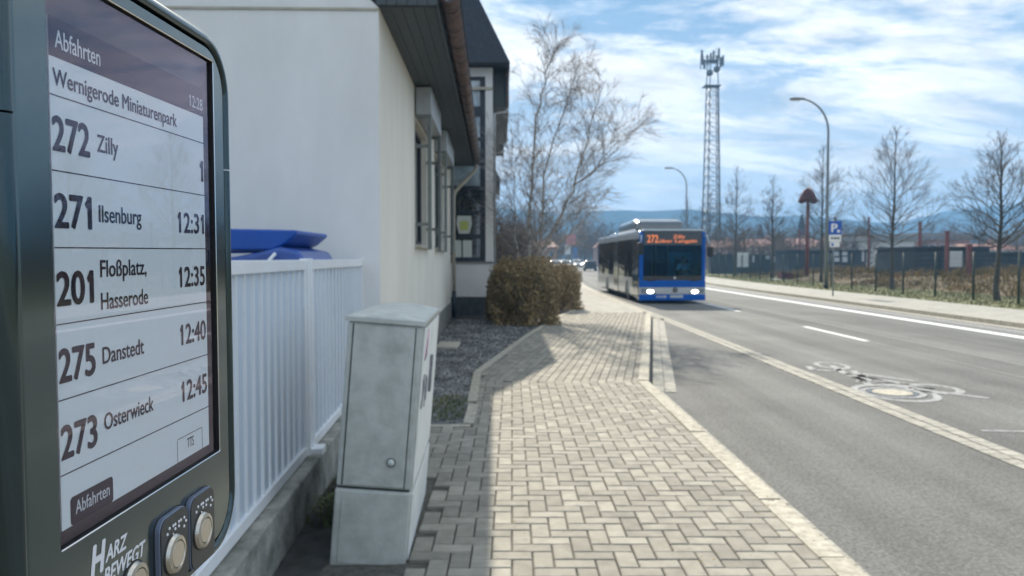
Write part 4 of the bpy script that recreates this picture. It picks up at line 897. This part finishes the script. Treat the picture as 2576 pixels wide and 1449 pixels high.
# a few dark conifers standing out of the wood
for u, Y, H, lab in [(1912, 210, 11, 'dark conifer in the wood left of the pod pole'), (2015, 200, 13, 'broad dark conifer behind the red pod pole'), (2098, 190, 12, 'dark conifer above the parking sign plates'), (1870, 230, 10, 'small dark conifer right of the pale slim tree')]:
    o = thing('conifer', lab, 'tree', ((u - 1288) / 1935 * Y, Y, 0), 0, 'conifers in the distant wood'); MB().tube([(0, 0, 0), (0, 0, H * .9)], [.25, .05], 5).build('trunk', M['bark'], o); c = MB(); rq = random.Random(u)
    for _ in range(1500):
        t = rq.random(); z = H * (.12 + .88 * t); r_ = (1 - t) * H * .24 * rq.uniform(.3, 1.1); a = rq.uniform(0, 6.28); p = Vector((r_ * math.cos(a), r_ * math.sin(a), z)); s_ = .35
        d = Vector((math.cos(a), math.sin(a), -.5)).normalized(); b = d.orthogonal().normalized(); c.add([p - d * s_, p + b * s_ * .5, p + d * s_, p - b * s_ * .5], [(0, 1, 2, 3)])
    c.build('crown', M['forest'], o)

# ------------------------------------------------------------------ bus
bus = thing('city_bus', 'blue and silver city bus with lit headlights and amber destination display', 'bus', (6.17, 29.6, 0), R(1.1))
BLN, HW = 12.0, 1.275
# body shell as boxes with open windscreen
sd_ = MB()
for s_ in (-1, 1):
    x0, x1 = (s_ * HW, s_ * (HW - .05)) if s_ < 0 else (s_ * (HW - .05), s_ * HW)
    zsill = .98
    def arch(yc, r=.53): return [(yc - r * math.cos(t), .30 + (r + .02) * math.sin(t) * .98) for t in [R(a) for a in range(0, 181, 20)]]
    pts = [(.12, .15)] + [(a, max(.15, b)) for a, b in arch(2.75)] + [(a, max(.15, b)) for a, b in arch(8.55)] + [(BLN, .22), (BLN, zsill), (.12, zsill)]
    mb = MB(); mb.prism(pts, x0, x1, Matrix(((0, 0, 1, 0), (1, 0, 0, 0), (0, 1, 0, 0), (0, 0, 0, 1)))); mb.build('side_panel', M['buss'], bus)
    box('roof_rail', (x0, .12, 2.52), (x1, BLN, 2.74), M['bustop'], bus, bevel=.015)
    for k, (ya, yb) in enumerate([(1.62, 3.4), (3.46, 5.1), (6.5, 8.2), (8.26, 10.0), (10.06, 11.85)] if s_ < 0 else [(.5, 1.9), (1.96, 3.7), (3.76, 5.5), (5.56, 7.3), (7.36, 9.1), (9.16, 10.5), (10.56, 11.85)]):
        box('side_window', (x0 + .004 if s_ < 0 else x0 + .01, ya, zsill + .005), (x1 - .01 if s_ < 0 else x1 - .004, yb, 2.515), M['sidegl'], bus)
    pl_ = MB()
    for yy in ([1.56, 3.43, 5.12, 6.44, 8.23, 10.03, 11.92] if s_ < 0 else [.46, 1.93, 3.73, 5.53, 7.33, 9.13, 10.53, 11.92]): pl_.box((x0 + .002, yy - .03, zsill + .003), (x1 - .002, yy + .03, 2.518))
    pl_.build('window_pillars', M['busk'], bus)
for (ya, yb) in ((.16, 1.52), (5.14, 6.42)):
    for h_ in range(2):
        a = ya + (yb - ya) * h_ / 2 + .01; b = ya + (yb - ya) * (h_ + 1) / 2 - .01; d_ = box('door', (-HW - .014, a, .28), (-HW - .002, b, 2.50), M['busk'], bus, bevel=.004)
        box('door_glass', (-HW - .020, a + .07, .42), (-HW - .0145, b - .07, 2.40), M['pane'], d_)
MB().box((-HW + .06, .3, 2.75), (HW - .06, BLN - .1, 2.80)).build('roof_skin', M['busroof'], bus)
MB().box((-HW, .10, 2.745), (HW, BLN, 2.82)).build('roof', M['bustop'], bus, bevel=.03)
box('rear_panel', (-HW, BLN + .002, .3), (HW, BLN + .06, 2.82), M['busb'], bus, bevel=.02); box('floor', (-HW + .06, .2, .34), (HW - .06, BLN - .01, .38), M['busint'], bus); box('interior_ceiling', (-HW + .06, .9, 2.60), (HW - .06, BLN - .02, 2.66), M['busint'], bus)
box('underbody', (-HW + .1, .5, .20), (HW - .1, BLN - .5, .335), M['black'], bus)
# roof unit with sloping ends
ru = MB(); ru.prism([(2.0, 2.825), (6.9, 2.825), (6.7, 3.15), (6.3, 3.36), (2.9, 3.40), (2.3, 3.28)], -1.05, 1.0, Matrix(((0, 0, 1, 0), (1, 0, 0, 0), (0, 1, 0, 0), (0, 0, 0, 1)))); ru.build('roof_unit', M['busroof'], bus, bevel=.16)
box('roof_hatch', (-.9, 8.6, 2.825), (.6, 10.4, 2.98), M['bustop'], bus, bevel=.04)
# front
def fpanel(name, pts, m, y0_=-.04, y1_=.10, bevel=.02, parent=bus): 
    mb = MB(); mb.prism(pts, y0_, y1_, Matrix(((1, 0, 0, 0), (0, 0, 1, 0), (0, 1, 0, 0), (0, 0, 0, 1)))); return mb.build(name, M[m], parent, bevel)
fpanel('bumper', [(-HW, .13), (HW, .13), (HW, .365), (-HW, .365)], 'busb', -.07, .11)
fpanel('grille_band', [(-HW, .367), (HW, .367), (HW, .635), (-HW, .635)], 'buss', -.06, .11)
fpanel('front_apron', [(-HW, .637), (HW, .637), (HW, .90), (1.02, .90), (.9, .86), (.55, .90), (-.55, .90), (-.9, .86), (-1.02, .90), (-HW, .90)], 'busb', -.055, .11)
for s_ in (-1, 1):
    fpanel('corner_pillar', [(s_ * HW, .902), (s_ * HW, 2.74), (s_ * (HW - .14), 2.80), (s_ * (HW - .14), .902)], 'busb', -.035, .11, .03)
    fpanel('headlight_housing', [(s_ * .64, .40), (s_ * 1.20, .42), (s_ * 1.24, .60), (s_ * .72, .57)], 'galv', -.066, -.058, .0)
    mb = MB(); mb.prism([(s_ * .86 + .13 * math.cos(t), .475 + .066 * math.sin(t)) for t in [2 * math.pi * i / 16 for i in range(16)]], -.078, -.067, Matrix(((1, 0, 0, 0), (0, 0, 1, 0), (0, 1, 0, 0), (0, 0, 0, 1)))); mb.build('headlight', M['lampw'], bus)
fpanel('roof_edge', [(-HW + .02, 2.802), (-HW + .15, 2.87), (HW - .15, 2.87), (HW - .02, 2.802)], 'bustop', -.03, .3, .02)
fpanel('windscreen', [(-HW + .142, .903), (HW - .142, .903), (HW - .142, 2.245), (-HW + .142, 2.245)], 'busgl', .0, .012, 0)
fpanel('windscreen_lower_band', [(-HW + .142, .903), (HW - .142, .903), (HW - .142, 1.09), (-HW + .142, 1.06)], 'busk', -.012, -.003, 0)
hd_ = fpanel('destination_box', [(-HW + .142, 2.25), (HW - .142, 2.25), (HW - .142, 2.80), (-HW + .142, 2.80)], 'busk', -.02, .10, .01)
text('route_number', '272', M['led'], bus, -.98, -.024, 2.36, .42, .28, .02, rot=(R(90), 0, 0)); text('destination_text', 'Zilly', M['led'], bus, .02, -.024, 2.52, .46, .13, .01, rot=(R(90), 0, 0)); text('destination_text', 'über Langeln', M['led'], bus, -.52, -.024, 2.36, 1.45, .12, .012, rot=(R(90), 0, 0))
text('operator_letters', 'HVB', M['signw'], bus, -.62, -.073, .235, .38, .085, .02, rot=(R(90), 0, 0))
box('licence_plate', (-.10, -.085, .235), (.40, -.071, .345), M['boardw'], bus); 
em = disc(MB(), .06, .095, 0, .012, 24).build('star_ring', M['black'], bus); em.rotation_euler = (R(90), 0, 0); em.location = (.10, -.062, .53)
em2 = disc(MB(), 0, .075, 0, .008, 24).build('emblem_disc', M['busk'], bus); em2.rotation_euler = (R(90), 0, 0); em2.location = (.10, -.061, .53)
for k in range(3):
    a = R(90 + 120 * k); e_ = MB().prism([(.01 * math.sin(a), .01 * -math.cos(a)), (.08 * math.cos(a), .08 * math.sin(a)), (-.01 * math.sin(a), .01 * math.cos(a))], 0, .003).build('star_ray', M['chrome'], bus); e_.rotation_euler = (R(90), 0, 0); e_.location = (.10, -.071, .53)
em3 = disc(MB(), 0, .045, 0, .004, 16).build('badge', M['signw'], bus); em3.rotation_euler = (R(90), 0, 0); em3.location = (.09, -.014, 1.0)
MB().tube([(.05, -.03, 1.0), (-.75, -.035, 1.12)], .012, 5).build('wiper', M['black'], bus); MB().tube([(.95, -.03, 1.0), (.2, -.035, 1.14)], .012, 5).build('wiper', M['black'], bus)
for s_, z0_, z1_, w in ((-1, 1.88, 2.34, .11), (1, 1.80, 2.20, .10)):
    x = s_ * (HW + .12 if s_ > 0 else HW + .0); m_ = box('mirror', (x - w, -.32, z0_), (x + w, -.18, z1_), M['black'], bus, bevel=.03); MB().tube([(s_ * (HW - .1), -.0, 2.62), (s_ * (HW - .02), -.26, 2.62), (x, -.25, z1_)], .03, 8).build('mirror_arm', M['bustop'], m_)
for yc in (2.75, 8.55):
    for s_ in (-1, 1):
        x0, x1 = s_ * (HW - .03), s_ * (HW - .32); wh = MB().tube([(x0, yc, .48), (x1, yc, .48)], .475, 24, smooth=False).build('wheel', M['rubber'], bus); MB().tube([(s_ * (HW - .028), yc, .48), (s_ * (HW - .06), yc, .48)], .29, 20).build('rim', M['galv'], wh)
# interior seats, poles, steering, driver seat
for r_ in range(8):
    for s_ in (-.75, .75):
        y = 3.2 + r_ * .95; st_ = box('seat', (s_ - .42, y, .82), (s_ + .42, y + .42, .92), M['bin'], bus); box('seat_back', (s_ - .42, y + .40, .921), (s_ + .42, y + .47, 1.55), M['bin'], st_)
for (x, y) in ((-.45, 1.7), (.3, 2.2), (-.35, 4.8), (.35, 4.8)): MB().tube([(x, y, .38), (x, y, 2.6)], .018, 6).build('grab_pole', M['amber'], bus)
box('dashboard', (.25, .12, .95), (1.12, .5, 1.15), M['busk'], bus, bevel=.03); sw_ = MB(); sw_.tube([(.70 + .22 * math.cos(t), .62 + .10 * math.sin(t), 1.28 + .2 * math.sin(t)) for t in [2 * math.pi * i / 20 for i in range(21)]], .014, 6); sw_.build('steering_wheel', M['black'], bus)
ds = box('driver_seat', (.44, .95, .85), (.96, 1.4, .97), M['black'], bus, bevel=.03); box('seat_back', (.44, 1.38, .971), (.96, 1.48, 1.75), M['black'], ds, bevel=.03)
box('cab_partition', (.2, 1.6, .4), (1.2, 1.63, 2.0), M['busint'], bus)
# driver
def skin_body(name, verts, edges, radii, m, parent, root=0):
    me = bpy.data.meshes.new(name); me.from_pydata(verts, edges, []); me.materials.append(m); o = bpy.data.objects.new(name, me); COL.objects.link(o); o.parent = parent
    sm = o.modifiers.new('skin', 'SKIN'); lay = me.skin_vertices[0].data if me.skin_vertices else None
    if lay is None:
        bmm = bmesh.new(); bmm.from_mesh(me); bmm.verts.layers.skin.verify(); bmm.to_mesh(me); bmm.free(); lay = me.skin_vertices[0].data
    for i, r_ in enumerate(radii): lay[i].radius = (r_, r_) if not isinstance(r_, tuple) else r_
    lay[root].use_root = True; ss = o.modifiers.new('sub', 'SUBSURF'); ss.levels = 1; ss.render_levels = 2; return o
drv = thing('person', 'bus driver in a pale blue shirt at the steering wheel', 'person', bus.matrix_basis @ Vector((.70, 1.15, .97)), R(1.1))
V = [(0, .08, .08), (0, .06, .30), (0, .03, .50), (0, .01, .60), (0, -.02, .70), (0, -.03, .80),
     (-.19, .02, .50), (-.27, -.12, .28), (-.18, -.42, .34), (-.16, -.50, .38), (.19, .02, .50), (.27, -.12, .28), (.18, -.42, .34), (.16, -.50, .38),
     (-.11, -.30, .10), (-.13, -.42, -.36), (-.13, -.55, -.40), (.11, -.30, .10), (.13, -.42, -.36), (.13, -.55, -.40)]
E_ = [(0, 1), (1, 2), (2, 3), (3, 4), (4, 5), (2, 6), (6, 7), (7, 8), (8, 9), (2, 10), (10, 11), (11, 12), (12, 13), (0, 14), (14, 15), (15, 16), (0, 17), (17, 18), (18, 19)]
skin_body('body', V, E_, [.14, .13, .13, .055, .085, .075, .065, .05, .035, .04, .065, .05, .035, .04, .085, .055, .04, .085, .055, .04], M['skin'], drv)
skin_body('shirt', [(0, .08, .06), (0, .06, .30), (0, .03, .50), (-.19, .02, .50), (-.27, -.12, .28), (.19, .02, .50), (.27, -.12, .28)], [(0, 1), (1, 2), (2, 3), (3, 4), (2, 5), (5, 6)], [.165, .16, .15, .085, .066, .085, .066], M['shirt'], drv)
skin_body('trousers', [(0, .08, .02), (-.11, -.30, .10), (-.13, -.42, -.30), (.11, -.30, .10), (.13, -.42, -.30)], [(0, 1), (1, 2), (0, 3), (3, 4)], [.165, .1, .07, .1, .07], M['trouser'], drv)
hr = MB(); lp_ = []
for i in range(7):
    t = R(i * 13); lp_.append([(.095 * math.cos(t) * math.cos(a), .01 + .11 * math.cos(t) * math.sin(a), .77 + .12 * math.sin(t)) for a in [2 * math.pi * j / 14 for j in range(14)]])
hr.loops(lp_, False, True); hr.build('hair', M['hair'], drv); box('nose', (-.012, -.125, .735), (.012, -.085, .77), M['skin'], drv, bevel=.008)
for s_ in (-1, 1): box('eye', (s_ * .035 - .012, -.108, .765), (s_ * .035 + .012, -.09, .778), M['black'], drv); box('ear', (s_ * .088 - .01, -.03, .73), (s_ * .088 + .01, .01, .785), M['skin'], drv, bevel=.006)
box('mouth', (-.025, -.108, .70), (.025, -.085, .708), M['redlens'], drv)

# ------------------------------------------------------------------ cars
def car(name, loc, rz, paint, label, lights=False, cat='car'):
    o = thing(name, label, cat, loc, rz, 'cars on the far road')   # front towards local -y
    low = [(-2.1, .30), (2.1, .30), (2.15, .62), (2.08, .92), (1.3, .96), (-.95, .90), (-1.95, .72), (-2.12, .55)]
    mtx = Matrix(((0, 0, 1, 0), (1, 0, 0, 0), (0, 1, 0, 0), (0, 0, 0, 1)))
    mb = MB(); mb.prism(low, -.86, .86, mtx); mb.build('body', M[paint], o, bevel=.06)
    mb = MB(); a = [(x, -.80 + 0, z) for x, z in ()]
    rf = [[(-.80, 2.0, .93), (.80, 2.0, .93), (.80, -.95, .91), (-.80, -.95, .91)], [(-.64, 1.62, 1.40), (.64, 1.62, 1.40), (.64, -.15, 1.43), (-.64, -.15, 1.43)]]
    mb.loops(rf, True, True, smooth=False); cab_ = mb.build('cabin_glass', M['pane'], o, bevel=.02)
    mb = MB(); mb.loops([[(-.66, 1.68, 1.38), (.66, 1.68, 1.38), (.66, -.2, 1.40), (-.66, -.2, 1.40)], [(-.58, 1.5, 1.47), (.58, 1.5, 1.47), (.58, 0, 1.49), (-.58, 0, 1.49)]], True, True, smooth=False); mb.build('roof', M[paint], o, bevel=.03)
    pm = MB()
    for s_ in (-1, 1):
        for (p, q) in (((s_ * .80, 2.0, .93), (s_ * .64, 1.62, 1.41)), ((s_ * .80, -.95, .91), (s_ * .64, -.15, 1.43)), ((s_ * .81, .55, .93), (s_ * .66, .6, 1.42))): pm.tube([p, q], .04, 5)
    pm.build('roof_pillars', M[paint], o)
    for y in (-1.35, 1.35):
        for s_ in (-1, 1): w = MB().tube([(s_ * .88, y, .32), (s_ * .66, y, .32)], .32, 18, smooth=False).build('wheel', M['rubber'], o); MB().tube([(s_ * .885, y, .32), (s_ * .86, y, .32)], .2, 14).build('rim', M['galv'], w)
    for s_ in (-1, 1):
        box('headlight', (s_ * .66 - .15, -2.12, .60), (s_ * .66 + .15, -1.98, .74), M['lampw' if lights else 'signw'], o); box('tail_light', (s_ * .74 - .10, 2.05, .70), (s_ * .74 + .10, 2.13, .92), M['redlens'], o)
    box('number_plate', (-.26, 2.14, .52), (.26, 2.165, .63), M['boardw'], o); box('bumper', (-.84, 2.1, .30), (.84, 2.2, .50), M[paint], o, bevel=.03)
    box('grille', (-.4, -2.14, .45), (.4, -2.10, .60), M['black'], o); return o
c_ = car('hatchback_car', (10.85, 107, 0), R(177), 'cark', 'distant car with pale roof and dark rear, between bush and bus')
MB().prism([(-.84, .28), (.84, .28), (.84, .93), (.68, 1.30), (-.68, 1.30), (-.84, .93)], 2.02, 2.2, Matrix(((1, 0, 0, 0), (0, 0, 1, 0), (0, 1, 0, 0), (0, 0, 0, 1)))).build('tailgate', M['cark'], c_, bevel=.04)
car('oncoming_car', (12.6, 150, 0), R(4), 'cars', 'oncoming silver car with both headlights lit, far down the road', True)
car('oncoming_car', (16.3, 185, 0), R(4), 'carw', 'second oncoming car behind the first with lit headlights', True)
car('parked_car', (6.4, 112, 0), R(-6), 'carw', 'white parked car furthest left just above the bushes')
car('parked_car', (8.6, 122, 0), R(-6), 'cars', 'silver parked car with red tail light beside the white one')

# ------------------------------------------------------------------ passenger information display, close by on the left
d_ = Vector((.02785, .99957, .0093)).normalized(); n_ = Vector((.99961, -.02786, 0)); w_v = n_.cross(d_).normalized(); n_ = d_.cross(w_v)
dev = thing('departure_display', 'anthracite bus stop display with pale departure screen and round steel buttons', 'information display')
dev.matrix_world = Matrix(((d_.x, w_v.x, n_.x, -.2543), (d_.y, w_v.y, n_.y, .43), (d_.z, w_v.z, n_.z, 1.756), (0, 0, 0, 1)))
def rrect(x0, x1, y0_, y1_, r, z, n=12):
    pts = []
    for cx_, cy_, a0 in ((x1 - r, y0_ + r, -90), (x1 - r, y1_ - r, 0), (x0 + r, y1_ - r, 90), (x0 + r, y0_ + r, 180)):
        for i in range(n + 1): a = R(a0 + 90 * i / n); pts.append(Vector((cx_ + r * math.cos(a), cy_ + r * math.sin(a), z)))
    return pts
X0, X1, Y0, Y1, RC = -.053, .240, -.255, .1765, .050
prof = [(0.012, -.075), (.0, -.062), (0, -.010), (.0012, -.003), (.004, .003), (.0075, .0062), (.0105, .0068), (.0125, .0055), (.0132, .002), (.0132, -.004)]
def shell_half(name, ya, yb, inner_seam):
    # cut the rounded frame at the seam height: one half keeps its own open outline
    mb = MB(); lps = []
    for ins, z in prof:
        full = rrect(X0 + ins, X1 - ins, Y0 + ins, Y1 - ins, RC - ins, z)
        n = len(full) // 4
        if inner_seam == 'top': arc = full[n:3 * n]; ys_m = SEAM + .0006; arc = [Vector((X1 - ins, ys_m, z)), Vector((X1 - ins, ys_m + .001, z))] + arc + [Vector((X0 + ins, ys_m + .001, z)), Vector((X0 + ins, ys_m, z))]
        else: arc = full[3 * n:] + full[:n]; ys_m = SEAM - .0006; arc = [Vector((X0 + ins, ys_m, z)), Vector((X0 + ins, ys_m - .001, z))] + arc + [Vector((X1 - ins, ys_m - .001, z)), Vector((X1 - ins, ys_m, z))]
        lps.append(arc)
    m_ = len(lps[0]); vs = [p for l in lps for p in l]; k_ = len(lps)
    fs = [(i * m_ + j, i * m_ + j + 1, (i + 1) * m_ + j + 1, (i + 1) * m_ + j) for i in range(k_ - 1) for j in range(m_ - 1)]
    mb.add(vs, fs, True)
    mb.add([lps[0][j] for j in range(m_)], [tuple(reversed(range(m_)))]); 
    for e in (0, m_ - 1): mb.add([l[e] for l in lps] + [Vector((lps[0][e].x * .0 + (lps[-1][e].x), lps[-1][e].y, lps[0][e].z))], [tuple(range(k_ + 1))])
    return mb.build(name, M['shell'], dev)
SEAM = .067
shell_half('upper_shell', 0, 0, 'top'); shell_half('lower_shell', 0, 0, 'bot')
mb = MB(); mb.loops([rrect(X0 + .004, X1 - .004, Y0 + .004, Y1 - .004, RC - .004, z) for z in (-.07, -.006)], True, True); mb.build('core', M['bezel'], dev)
# front panel with window opening: ring between rounded outline and rectangular opening
OX0, OX1, OY0, OY1 = -.011, .2065, -.169, .153
n_arc = 12; outer = rrect(X0 + .0160, X1 - .0160, Y0 + .0160, Y1 - .0160, RC - .016, .0045, n_arc)
inner = rrect(OX0, OX1, OY0, OY1, .0018, .0045, n_arc)
mb = MB(); out2 = rrect(X0 + .0148, X1 - .0148, Y0 + .0148, Y1 - .0148, RC - .0148, .0035, n_arc); low2 = [Vector((p.x, p.y, -.004)) for p in out2]
inn2 = rrect(OX0 + .0006, OX1 - .0006, OY0 + .0006, OY1 - .0006, .0012, .0040, n_arc); inn3 = [Vector((p.x, p.y, -.002)) for p in inn2]
mb.loops([low2, out2, outer, inner], smooth=False); mb.build('front_panel', M['facep'], dev)
mb = MB(); mb.loops([inner, inn2], smooth=False); mb.build('opening_edge', M['chrome'], dev)
mb = MB(); mb.loops([inn2, inn3], smooth=False); mb.build('opening_gasket', M['black'], dev)
bz = box('bezel', (OX0 + .001, OY0 + .001, -.004), (OX1 - .001, OY1 - .001, -.0012), M['bezel'], dev)
sc_ = box('screen', (-.002, -.1605, -.0011), (.1955, .128, -.0002), M['paperw'], dev)
box('header_bar', (-.002, .106, -.0001), (.1955, .128, .0), M['paperd'], sc_)
for t_ in (.0848, .043, 0, -.0432, -.0862, -.129): box('rule_line', (-.002, t_ - .00035, -.0001), (.1955, t_ + .00035, .0), M['paperd'], sc_)
tx = lambda name, body, x, y, x1, cap, m='paperd', bold=.0, z=.00014: text(name, body, M[m], sc_, x, y, z, x1 - x, cap, bold)
tx('header_text', 'Abfahrten', .0035, .1115, .0485, .0100, 'papert', .008); tx('clock_text', '12:28', .172, .1105, .1945, .0088, 'papert')
tx('stop_name_text', 'Wernigerode Miniaturenpark', .001, .0905, .149, .0092, bold=.014)
for num, nm, tm, yb in [('272', 'Zilly', None, .0545), ('271', 'Ilsenburg', '12:31', .0115), ('201', None, '12:35', -.0325), ('275', 'Danstedt', '12:40', -.0762), ('273', 'Osterwieck', '12:45', -.120)]:
    tx('line_number', num, -.0005, yb, .0345, .0185, bold=.03)
    x1 = {'Zilly': .0665, 'Ilsenburg': .0937, 'Danstedt': .0932, 'Osterwieck': .1045}.get(nm)
    if nm: tx('destination_text', nm, .0430, yb + .0045 if num != '273' else -.1132, x1, .0102, bold=.014)
    if tm: tx('time_text', tm, .1500, {'271': .0123, '201': -.0290, '275': -.0728, '273': -.1162}[num], .1925, .0148, bold=.022)
tx('time_text', '1', .1903, .0540, .1932, .0160, bold=.02)
tx('destination_text', 'Floßplatz,', .0430, -.0178, .0990, .0102, bold=.014); tx('destination_text', 'Hasserode', .0430, -.0380, .1003, .0102, bold=.014)
def rr_plate(name, x0, x1, y0_, y1_, r, z0_, z1_, m, parent, ch=.0008):
    mb = MB(); mb.loops([rrect(x0, x1, y0_, y1_, r, z0_), rrect(x0, x1, y0_, y1_, r, z1_ - ch), rrect(x0 + ch, x1 - ch, y0_ + ch, y1_ - ch, r - ch, z1_)], False, True, smooth=False); return mb.build(name, M[m], parent)
rr_plate('tab', .0062, .0508, -.1604, -.1440, .0025, -.0001, .0001, 'paperd', sc_, .00003)
text('tab_text', 'Abfahrten', M['papert'], sc_, .0108, -.1550, .0002, .0358, .0078, .004)
for a, b in (((.1393, -.1604), (.1397, -.1440)), ((.1822, -.1604), (.1826, -.1440)), ((.1400, -.1434), (.1820, -.1430))): box('tab_outline', (*a, -.0001), (*b, .00005), M['paperd'], sc_)
tx('tab_text', 'TTS', .1555, -.1535, .1668, .0074)
box('cover_glass', (OX0 + .0015, OY0 + .0015, .0011), (OX1 - .0015, OY1 - .0015, .0016), M['cover'], dev)
# logo
text('logo_letter', 'H', M['dots'], dev, .0170, -.1955, .0047, .0150, .0175, .05, .25); text('logo_text', 'ARZ', M['dots'], dev, .0325, -.1925, .0047, .0250, .0092, .035, .25); text('logo_text', 'BEWEGT', M['dots'], dev, .0300, -.2055, .0047, .0500, .0092, .035, .25)
# buttons
def button(cx_, cy_, zb, label_=None):
    n = 48; pr = [(.0140, zb), (.0140, zb + .0012), (.0128, zb + .0034), (.0100, zb + .0040), (.0097, zb + .0034), (.0094, zb + .0034), (.0090, zb + .0042)]
    mb = MB(); mb.loops([[Vector((cx_ + r_ * math.cos(2 * math.pi * i / n), cy_ + r_ * math.sin(2 * math.pi * i / n), z)) for i in range(n)] for r_, z in pr[:5]], smooth=False); b_ = mb.build('button', M['steel'], dev)
    mb = MB(); mb.loops([[Vector((cx_ + r_ * math.cos(2 * math.pi * i / n), cy_ + r_ * math.sin(2 * math.pi * i / n), z)) for i in range(n)] for r_, z in ((.0097, zb + .0030), (.0094, zb + .0030), (.0090, zb + .0038))], False, True, smooth=False); mb.build('button_cap', M['steel'], b_)
    mb = MB(); mb.loops([[Vector((cx_ + r_ * math.cos(2 * math.pi * i / n), cy_ + r_ * math.sin(2 * math.pi * i / n), z)) for i in range(n)] for r_, z in ((.0150, zb - .0005), (.0148, zb + .0003), (.0138, zb + .0003))], smooth=False); mb.build('button_gasket', M['black'], b_)
DOTS = [(.128, 0), (.1227, 0), (.1307, 1), (.1195, 0), (.1276, 2), (.1138, 0), (.1193, 1), (.1108, 0), (.1137, 1), (.1051, 0), (.1019, 1), (.1105, 2)]
for off in (0, .0465):
    pe = rr_plate('button_plate', .0925 + off, .1355 + off, -.2455, -.1890, .0095, .0045, .0083, 'plate_e', dev, .0003)
    rr_plate('plate_face', .0930 + off, .1350 + off, -.2450, -.1895, .0092, .0084, .0092, 'plate', pe, .0004)
    rr_plate('plate_shadow_sheet', .0915 + off, .1365 + off, -.2465, -.1880, .0105, .0044, .0049, 'black', pe, .0002)  # thin black sheet standing in for the shadow around the plate
    for (x, row) in DOTS:
        y = (-.1978, -.2010, -.2041)[row]; mb = MB(); mb.loops([[Vector((x + off + r_ * math.cos(2 * math.pi * i / 10), y + r_ * math.sin(2 * math.pi * i / 10), z)) for i in range(10)] for r_, z in ((.00115, .0092), (.00095, .0097))], False, True); mb.build('braille_dot', M['dots'], pe)
    button(.1105 + off, -.2180, .0092)
button(.0640, -.2190, .0050)
# the column that carries the display
box('mounting_column', (-.030, -1.62, -.15), (.060, .15, -.0755), M['shell'], dev, bevel=.01); box('column_foot', (-.10, -1.655, -.25), (.14, -1.622, -.02), M['shell'], dev, bevel=.004)

# ------------------------------------------------------------------ fit every text to its measured width and cap height
capm = bpy.data.curves.new('cap', 'FONT'); capm.body = 'H'; capm.size = 1; co = bpy.data.objects.new('cap', capm); COL.objects.link(co)
bpy.context.view_layer.update()
cap1 = co.dimensions.y; bpy.data.objects.remove(co, do_unlink=True)
for o, w, cap in TEXTS:
    bb = [Vector(c) for c in o.bound_box]; wx = max(c.x for c in bb) - min(c.x for c in bb); x0 = min(c.x for c in bb)
    sx = w / wx; sy = cap / cap1; o.scale = (sx, sy, 1); o.location.x -= x0 * sx
# the numeral one gets its flag
probes = []
for o, w, cap in TEXTS:
    for i, ch in enumerate(o.data.body):
        if ch == '1':
            for body in (o.data.body[:i + 1], '1'):
                cu = o.data.copy(); cu.body = body; q = bpy.data.objects.new('probe', cu); COL.objects.link(q); probes.append((o, body, q))
bpy.context.view_layer.update()
FLAGS = {}
for k in range(0, len(probes), 2):
    o, _b, q = probes[k]; q1 = probes[k + 1][2]; xr = max(c[0] for c in q.bound_box); wd_ = max(c[0] for c in q1.bound_box) - min(c[0] for c in q1.bound_box); top = max(c[1] for c in q1.bound_box)
    FLAGS.setdefault(o, []).append((xr - wd_, xr, wd_, top))
for _o, _b, q in probes: bpy.data.objects.remove(q, do_unlink=True)
dg = bpy.context.evaluated_depsgraph_get()
for o, w, cap in TEXTS:
    me = bpy.data.meshes.new_from_object(o.evaluated_get(dg)); nm = o.name.split('.')[0]
    if o in FLAGS:
        bm = bmesh.new(); bm.from_mesh(me)
        for xl, xr, wd_, top in FLAGS[o]:
            vs_ = [bm.verts.new(p) for p in ((xl + wd_ * .2, top - .001, .00002), (xl - wd_ * .95, top - .15 * top / .7, .00002), (xl - wd_ * .55, top - .15 * top / .7 - wd_ * .85, .00002), (xl + wd_ * .3, top - wd_ * 1.0, .00002))]; bm.faces.new(vs_[::-1])
        bm.to_mesh(me); bm.free()
    if o['bold'] > 0:
        b_ = o['bold']; bm = bmesh.new(); bm.from_mesh(me); src_v = [v.co.copy() for v in bm.verts]; idx = {v: i for i, v in enumerate(bm.verts)}; src_f = [[idx[v] for v in f.verts] for f in bm.faces]
        for q_, (ox, oy) in enumerate(((-b_, 0), (b_, 0), (0, b_ * .7), (0, -b_ * .7), (b_ * .7, b_ * .5), (-b_ * .7, -b_ * .5), (b_ * .7, -b_ * .5), (-b_ * .7, b_ * .5))):
            nv = [bm.verts.new((c.x + ox, c.y + oy, c.z - .00001 * (q_ + 1))) for c in src_v]
            for f in src_f: bm.faces.new([nv[i] for i in f])
        bm.to_mesh(me); bm.free()
    o.name = 'old_text'
    q = bpy.data.objects.new(nm, me); COL.objects.link(q); q.parent = o.parent; q.location = o.location; q.rotation_euler = o.rotation_euler; q.scale = o.scale
for o, w, cap in TEXTS: bpy.data.objects.remove(o, do_unlink=True)
